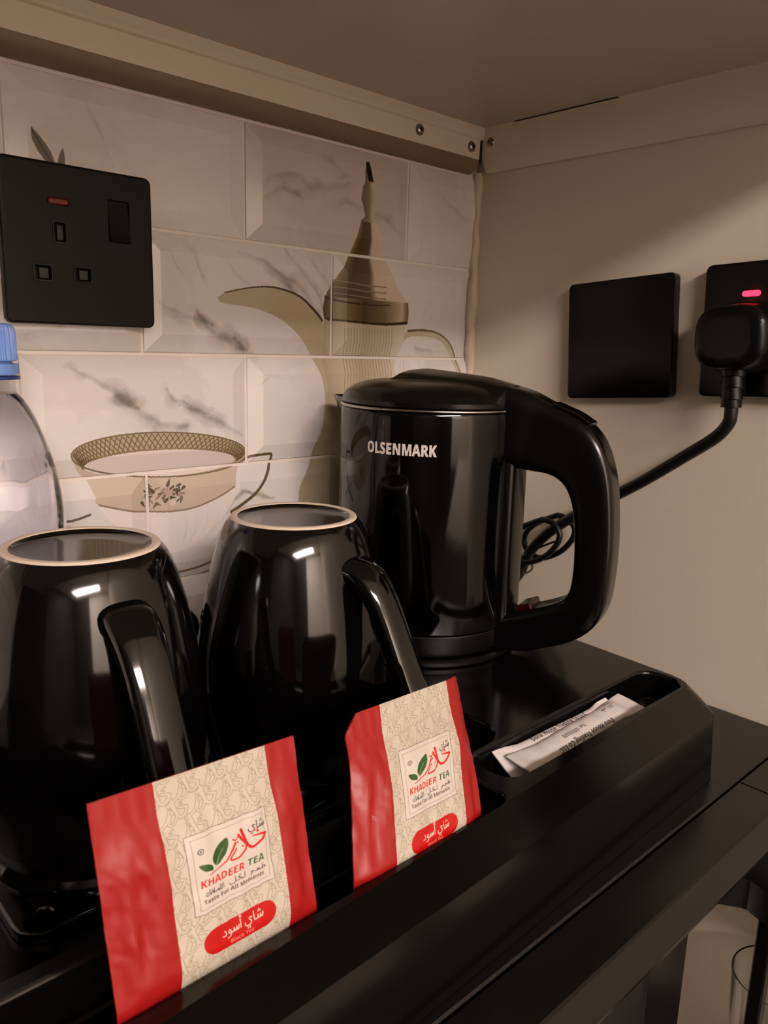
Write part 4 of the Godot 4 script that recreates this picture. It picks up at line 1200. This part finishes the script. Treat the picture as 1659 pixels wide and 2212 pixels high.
func bottle() -> void:
	var c := Vector3(-0.4195, DESK, 0.0388)
	var b := thing("water_bottle", "clear plastic water bottle with a light blue screw cap by the tiled wall", "bottle", c)
	var wall := [Vector2(0.0, 0.004), Vector2(0.014, 0.003), Vector2(0.022, 0.0005), Vector2(0.0266, 0.0015), Vector2(0.0284, 0.0060), Vector2(0.0284, 0.0400), Vector2(0.0278, 0.0440), Vector2(0.0284, 0.0480), Vector2(0.0286, 0.0700), Vector2(0.0282, 0.0740), Vector2(0.0296, 0.0790), Vector2(0.0312, 0.1050), Vector2(0.0336, 0.1250), Vector2(0.0345, 0.1420), Vector2(0.0340, 0.1580), Vector2(0.0324, 0.1720), Vector2(0.0298, 0.1850), Vector2(0.0262, 0.1980), Vector2(0.0218, 0.2100), Vector2(0.0172, 0.2185), Vector2(0.0140, 0.2222), Vector2(0.0130, 0.2262), Vector2(0.0128, 0.2320)]
	var fine := smooth(wall, 3)
	var seg := 120
	var loops := []
	for p in fine:
		var l := PackedVector3Array()
		for j in seg:
			var a := TAU * j / seg
			# slanting petals pressed into the shoulder
			var band := smoothstep(0.128, 0.142, p.y) * smoothstep(0.186, 0.172, p.y)
			var ph := sin(a * 9.0 + (p.y - 0.15) * 70.0)
			var dent := band * (-0.0011 * smoothstep(0.1, 0.9, ph))
			var low := smoothstep(0.010, 0.03, p.y) * smoothstep(0.125, 0.105, p.y) * -0.0004 * (0.5 + 0.5 * sin(a * 14.0))
			var r: float = p.x + dent + low
			l.append(Vector3(r * cos(a), p.y, r * sin(a)))
		loops.append(l)
	var glass := StandardMaterial3D.new()
	glass.albedo_color = Color(0.96, 0.96, 1.0, 0.04)
	glass.transparency = BaseMaterial3D.TRANSPARENCY_ALPHA
	glass.roughness = 0.05
	var shell := MB.new()
	shell.loft(loops, true, true)
	part("shell", shell.mesh(60), glass, b, "clear plastic")
	# the water inside, up to the neck
	var water := StandardMaterial3D.new()
	water.albedo_color = Color(0.97, 0.97, 1.0, 0.0)
	water.transparency = BaseMaterial3D.TRANSPARENCY_ALPHA
	water.refraction_enabled = true
	water.refraction_scale = 0.033
	water.roughness = 0.0
	var wl := []
	for i in loops.size():
		if fine[i].y > 0.2225: break
		var l := PackedVector3Array()
		for p in loops[i]: l.append(Vector3(p.x * 0.985, p.y + 0.0004, p.z * 0.985))
		wl.append(l)
	var wm := MB.new()
	wm.loft(wl)
	part("water", wm.mesh(60), water, b)
	var cap := mat(Color(0.47, 0.61, 0.88), 0.42)
	cap.subsurf_scatter_enabled = true
	cap.subsurf_scatter_strength = 0.15
	# ribbed cap
	var cl := []
	for s in [[0.0146, 0.2392, 0.0], [0.0148, 0.2400, 0.6], [0.0147, 0.2480, 1.0], [0.0145, 0.2540, 1.0], [0.0141, 0.2562, 0.5], [0.0130, 0.2575, 0.0], [0.0110, 0.2580, 0.0]]:
		var l := PackedVector3Array()
		for j in 240:
			var a := TAU * j / 240
			var r: float = s[0] + s[2] * 0.00028 * signf(sin(a * 60.0))
			l.append(Vector3(r * cos(a), s[1], r * sin(a)))
		cl.append(l)
	var cm := MB.new()
	cm.loft(cl)
	part("cap", cm.mesh(40), cap, b, "light blue ribbed screw cap")
	part("tamper_ring", lathe([Vector2(0.0128, 0.2320), Vector2(0.0153, 0.2322), Vector2(0.0156, 0.2332), Vector2(0.0154, 0.2376), Vector2(0.0128, 0.2378), Vector2(0.0128, 0.2320)], 72).mesh(35), cap, b, "light blue ring")
	part("neck_flange", lathe([Vector2(0.0128, 0.2296), Vector2(0.0158, 0.2298), Vector2(0.0160, 0.2306), Vector2(0.0158, 0.2314), Vector2(0.0128, 0.2316), Vector2(0.0128, 0.2296)], 72).mesh(35), mat(Color(0.16, 0.24, 0.50), 0.3), b)
	part("neck", lathe([Vector2(0.0112, 0.2315), Vector2(0.0124, 0.2318), Vector2(0.0124, 0.2500), Vector2(0.0112, 0.2500), Vector2(0.0112, 0.2315)], 48).mesh(35), cap, b)

func sachets() -> void:
	var tex := sachet_print()
	var pm := mat(Color(1, 1, 1), 0.40)
	pm.albedo_texture = tex
	pm.texture_repeat = false
	var defs := [
		["red and cream tea sachet nearest the viewer, on the left of the tray's front pocket", Vector3(-0.4648, 0.8622, 0.2610), Vector3(-0.3868, 0.8585, 0.2605), Vector3(-0.4650, 0.7970, 0.2768), Vector3(-0.3876, 0.7970, 0.2768), 0.0, 0.8625],
		["red and cream tea sachet further right, leaning in front of the kettle, with curled edges", Vector3(-0.3540, 0.8510, 0.2500), Vector3(-0.2785, 0.8497, 0.2500), Vector3(-0.3690, 0.7970, 0.2768), Vector3(-0.2930, 0.7970, 0.2768), 1.0, 0.775]]
	for q in defs:
		var s := thing("tea_sachet", q[0], "tea sachet", Vector3.ZERO, 0.0, "tea sachets in the tray's front pocket")
		var tl: Vector3 = q[1]
		var tr: Vector3 = q[2]
		var bl: Vector3 = q[3]
		var br: Vector3 = q[4]
		var curl: float = q[5]
		var NU := 44
		var NV := 56
		var vis: float = q[6]          # share of the height that stands above the pocket's lip
		var nrm := (tr - tl).cross(tl - bl).normalized()
		if nrm.z < 0: nrm = -nrm
		var nz := FastNoiseLite.new()
		nz.seed = 5 + int(curl) * 9
		nz.frequency = 2.2
		var front := []
		for i in NV + 1:
			var v := float(i) / NV
			var row := []
			for j in NU + 1:
				var u := float(j) / NU
				var p: Vector3
				if v < vis: p = tl.lerp(tr, u).lerp(bl.lerp(br, u), v / vis)
				else: p = bl.lerp(br, u) + Vector3(0, -(v - vis) * 0.080, 0)
				var seal := smoothstep(0.10, 0.36, v) * smoothstep(0.0, 0.12, u) * smoothstep(1.0, 0.88, u) * smoothstep(0.93, 0.78, v)
				var bulge := 0.0030 * seal * (1.0 - 0.35 * pow(2.0 * u - 1.0, 2.0))
				# crimped seal along the top, creases down the red borders
				if v < 0.13: bulge += 0.00022 * sin(u * 190.0) * smoothstep(0.0, 0.02, v)
				bulge += (0.0012 * nz.get_noise_2d(u * 3.0, v * 1.1) + 0.0007 * nz.get_noise_2d(u * 9.0 + 4.0, v * 2.0)) * smoothstep(0.03, 0.3, v) * smoothstep(0.85, 0.6, v)
				var cr := absf(u - 0.135 - 0.02 * sin(v * 5.0))
				bulge -= 0.0011 * exp(-cr * cr * 1800.0) * smoothstep(0.2, 0.4, v) * smoothstep(0.84, 0.7, v)
				cr = absf(u - 0.925 + 0.025 * sin(v * 6.0 + 1.0))
				bulge -= 0.0010 * exp(-cr * cr * 2200.0) * smoothstep(0.25, 0.45, v) * smoothstep(0.84, 0.7, v)
				p += nrm * bulge
				if curl > 0.0:
					# right border bent back, upper left corner folded
					p += nrm * -0.0060 * pow(maxf(0.0, u - 0.82) / 0.18, 2.0) * smoothstep(0.85, 0.2, v)
					p += (tr - tl) * 0.035 * pow(maxf(0.0, u - 0.7) / 0.3, 1.5) * sin(clampf(v / vis, 0, 1) * PI)
					p += (tr - tl) * 0.030 * maxf(0.0, 1.0 - u / 0.3) * smoothstep(0.0, 0.25, v) * smoothstep(0.7, 0.3, v)
					var kf := maxf(0.0, 1.0 - (u / 0.10 + v / 0.10))
					p += (tr - tl) * 0.06 * kf + Vector3(0, -0.004 * kf, 0)
				row.append(p)
			front.append(row)
		var mb := MB.new()
		for i in NV:
			for j in NU:
				var u0 := float(j) / NU
				var u1 := float(j + 1) / NU
				var v0 := float(i) / NV
				var v1 := float(i + 1) / NV
				mb.quad(front[i][j], front[i][j + 1], front[i + 1][j + 1], front[i + 1][j], Vector2(u0, v0), Vector2(u1, v0), Vector2(u1, v1), Vector2(u0, v1))
		# the back of the sachet, a little behind, and its edges
		var th := nrm * -0.0007
		var back := MB.new()
		for i in NV:
			for j in NU:
				var q0 := Vector2(0.05, 0.5)
				back.quad(front[i][j] + th, front[i + 1][j] + th, front[i + 1][j + 1] + th, front[i][j + 1] + th, q0, q0, q0, q0)
		for i in NV:
			for e in [[0, 1], [NU, -1]]:
				var a: Vector3 = front[i][e[0]]
				var b: Vector3 = front[i + 1][e[0]]
				if e[1] > 0: back.quad(a, b, b + th, a + th)
				else: back.quad(b, a, a + th, b + th)
		for j in NU:
			back.quad(front[0][j + 1], front[0][j], front[0][j] + th, front[0][j + 1] + th)
			back.quad(front[NV][j], front[NV][j + 1], front[NV][j + 1] + th, front[NV][j] + th)
		part("printed_front", mb.mesh(60, false), pm, s)
		part("foil_back", back.mesh(50, false), mat(Color(0.63, 0.09, 0.085), 0.4), s)

func sticks() -> void:
	var defs := [
		["white paper sugar stick lying in front in the tray's slot, print upside down", Vector3(-0.1795, 0.7888, 0.2552), 0.036, 0.16, 0.118, true],
		["white paper sugar stick lying behind the other one in the tray's slot", Vector3(-0.1880, 0.7862, 0.2495), -0.02, 0.55, 0.108, false]]
	for q in defs:
		var s := thing("sugar_stick", q[0], "sugar stick", q[1], 0.0, "sugar sticks in the tray's slot")
		s.basis = Basis(Vector3.UP, q[2]) * Basis(Vector3.RIGHT, q[3])
		var m := mat(Color(1, 1, 1), 0.55)
		m.albedo_texture = stick_print(q[5])
		m.texture_repeat = false
		var Ln: float = q[4]
		var loops := []
		var N := 60
		for i in N + 1:
			var f := float(i) / N
			var x := (f - 0.5) * Ln
			var seal := smoothstep(0.0, 0.09, f) * smoothstep(1.0, 0.91, f)
			var mid := smoothstep(0.07, 0.20, f) * smoothstep(0.93, 0.80, f)
			var hw := lerpf(0.0094, 0.0076, mid)
			var hh := lerpf(0.0004, 0.0032, mid) * (1.0 + 0.12 * sin(f * 23.0) + 0.08 * sin(f * 51.0 + 1.0))
			var lift := 0.00035 * sin(f * 420.0) * (1.0 - seal) + 0.0003 * sin(f * 17.0) + 0.0012 * (1.0 - seal)
			var l := PackedVector3Array()
			for p in superellipse(hw, hh, 2.0, 28): l.append(Vector3(x, p.y + lift, p.x))
			loops.append(l)
		var mb := MB.new()
		mb.loft(loops)
		for i in mb.v.size(): mb.uv[i] = Vector2(mb.v[i].x / Ln + 0.5, clampf(mb.v[i].z / 0.0186 + 0.5, 0.02, 0.98) if mb.v[i].y > -0.0001 else 0.01)
		part("wrapper", mb.mesh(45), m, s)

func cable() -> void:
	var c := thing("mains_cable", "thick black mains cord running from the plug down behind the kettle, with a tied coil", "cord", Vector3.ZERO)
	var main := smooth([Vector3(-0.0275, 0.9735, 0.2535), Vector3(-0.0275, 0.9650, 0.2540), Vector3(-0.0265, 0.9580, 0.2525), Vector3(-0.0240, 0.9480, 0.2440), Vector3(-0.0210, 0.9326, 0.2228), Vector3(-0.0200, 0.9131, 0.1961), Vector3(-0.0200, 0.8988, 0.1748), Vector3(-0.0200, 0.8725, 0.1341), Vector3(-0.0200, 0.8539, 0.1110), Vector3(-0.0205, 0.8347, 0.0952), Vector3(-0.0230, 0.8150, 0.0880), Vector3(-0.0400, 0.8020, 0.0820), Vector3(-0.0880, 0.8016, 0.0850)], 6)
	part("cord", tube(main, 0.0043, 16).mesh(60), M.cord, c)
	for k in 2:
		var lp := []
		for p in [Vector3(0, 0.8705, 0.1165), Vector3(0, 0.8690, 0.1270), Vector3(0, 0.8620, 0.1335), Vector3(0, 0.8530, 0.1318), Vector3(0, 0.8420, 0.1230), Vector3(0, 0.8340, 0.1105), Vector3(0, 0.8310, 0.0990), Vector3(0, 0.8360, 0.0870), Vector3(0, 0.8480, 0.0850), Vector3(0, 0.8600, 0.0960), Vector3(0, 0.8705, 0.1165)]:
			lp.append(Vector3(-0.0135 - k * 0.0150, p.y - k * 0.0035 + (0.0012 if k == 1 else 0.0), p.z - k * 0.004))
		part("coil", tube(smooth(lp, 5), 0.0024, 12).mesh(60), M.cord, c)
	var tie := smooth([Vector3(-0.018, 0.8500, 0.1200), Vector3(-0.020, 0.8435, 0.1080), Vector3(-0.024, 0.8360, 0.0960), Vector3(-0.028, 0.8320, 0.0930), Vector3(-0.016, 0.8260, 0.0945), Vector3(-0.016, 0.8200, 0.0960), Vector3(-0.024, 0.8170, 0.0935), Vector3(-0.022, 0.8220, 0.0915)], 6)
	part("wire_tie", tube(tie, 0.0009, 8).mesh(60), M.cord, c)

func side_table() -> void:
	var t := thing("side_table", "small black table with a bent front edge, below the desk at lower right", "table", Vector3.ZERO)
	var blk := mat(Color(0.05, 0.042, 0.038), 0.26)
	var poly := [Vector2(-0.004, 0.262), Vector2(-0.1180, 0.262), Vector2(-0.0785, 0.3190), Vector2(-0.0774, 0.3225), Vector2(-0.0960, 0.3740), Vector2(-0.0960, 0.640), Vector2(-0.004, 0.640)]
	var mb := MB.new()
	mb.loft([loop_y(poly, 0.6590), loop_y(poly, 0.6800)])
	part("tabletop", mb.mesh(20), blk, t)
	for z in [0.3345, 0.620]:
		part("leg", box(Vector3(-0.0735, 0.3295, z), Vector3(0.009, 0.658, 0.009), 0.001).mesh(), blk, t)
	part("shelf", box(Vector3(-0.039, 0.503, 0.472), Vector3(0.062, 0.010, 0.335), 0.001).mesh(), blk, t)
	var g := thing("tumbler", "clear drinking glass standing on the low shelf of the small black table", "glass", Vector3(-0.0345, 0.5081, 0.3350))
	var gl := StandardMaterial3D.new()
	gl.albedo_color = Color(0.95, 0.95, 0.95, 0.0)
	gl.transparency = BaseMaterial3D.TRANSPARENCY_ALPHA
	gl.refraction_enabled = true
	gl.refraction_scale = 0.05
	gl.roughness = 0.0
	part("glass", lathe([Vector2(0.0, 0.0), Vector2(0.0230, 0.0), Vector2(0.0245, 0.0020), Vector2(0.0300, 0.0830), Vector2(0.0296, 0.0836), Vector2(0.0288, 0.0830), Vector2(0.0232, 0.0090), Vector2(0.0, 0.0080)], 64).mesh(40), gl, g)

func added_bed() -> void:
	var t := thing("added_bed", "bed with white linen, added out of view to brighten the kettle reflections", "added_bed", Vector3(-0.40, 0.0, 2.45))  # unseen; put in so the kettle mirrors a bright band
	var linen := mat(Color(0.76, 0.74, 0.71), 0.85)
	var wood := mat(Color(0.16, 0.12, 0.09), 0.5)
	part("base", box(Vector3(0, 0.20, 0), Vector3(0.74, 0.20, 1.96), 0.006).mesh(), wood, t)
	part("mattress", box(Vector3(0, 0.405, 0), Vector3(0.74, 0.21, 1.96), 0.03).mesh(), linen, t)
	part("duvet", box(Vector3(0, 0.525, -0.10), Vector3(0.755, 0.06, 1.74), 0.024).mesh(), linen, t)
	for x in [-0.33, 0.33]:
		for z in [-0.90, 0.90]:
			part("leg", box(Vector3(x, 0.05, z), Vector3(0.05, 0.10, 0.05), 0.004).mesh(), wood, t)

func added_wardrobe() -> void:
	var t := thing("added_wardrobe", "tall dark wooden wardrobe added out of view to darken the kettle reflections", "added_wardrobe", Vector3(-1.80, 0.0, 0.31))  # unseen; put in to hide bright walls from the kettle's reflections
	part("carcass", box(Vector3(0, 1.10, -0.012), Vector3(0.96, 2.20, 0.576), 0.003).mesh(), M.dark_wall, t)
	for k in 2:
		part("door", box(Vector3(-0.24 + 0.48 * k, 1.12, 0.288), Vector3(0.474, 2.10, 0.022), 0.003).mesh(), M.dark_wall, t)
		part("handle", box(Vector3(-0.05 + 0.10 * k, 1.05, 0.307), Vector3(0.014, 0.16, 0.016), 0.003).mesh(), M.steel, t)
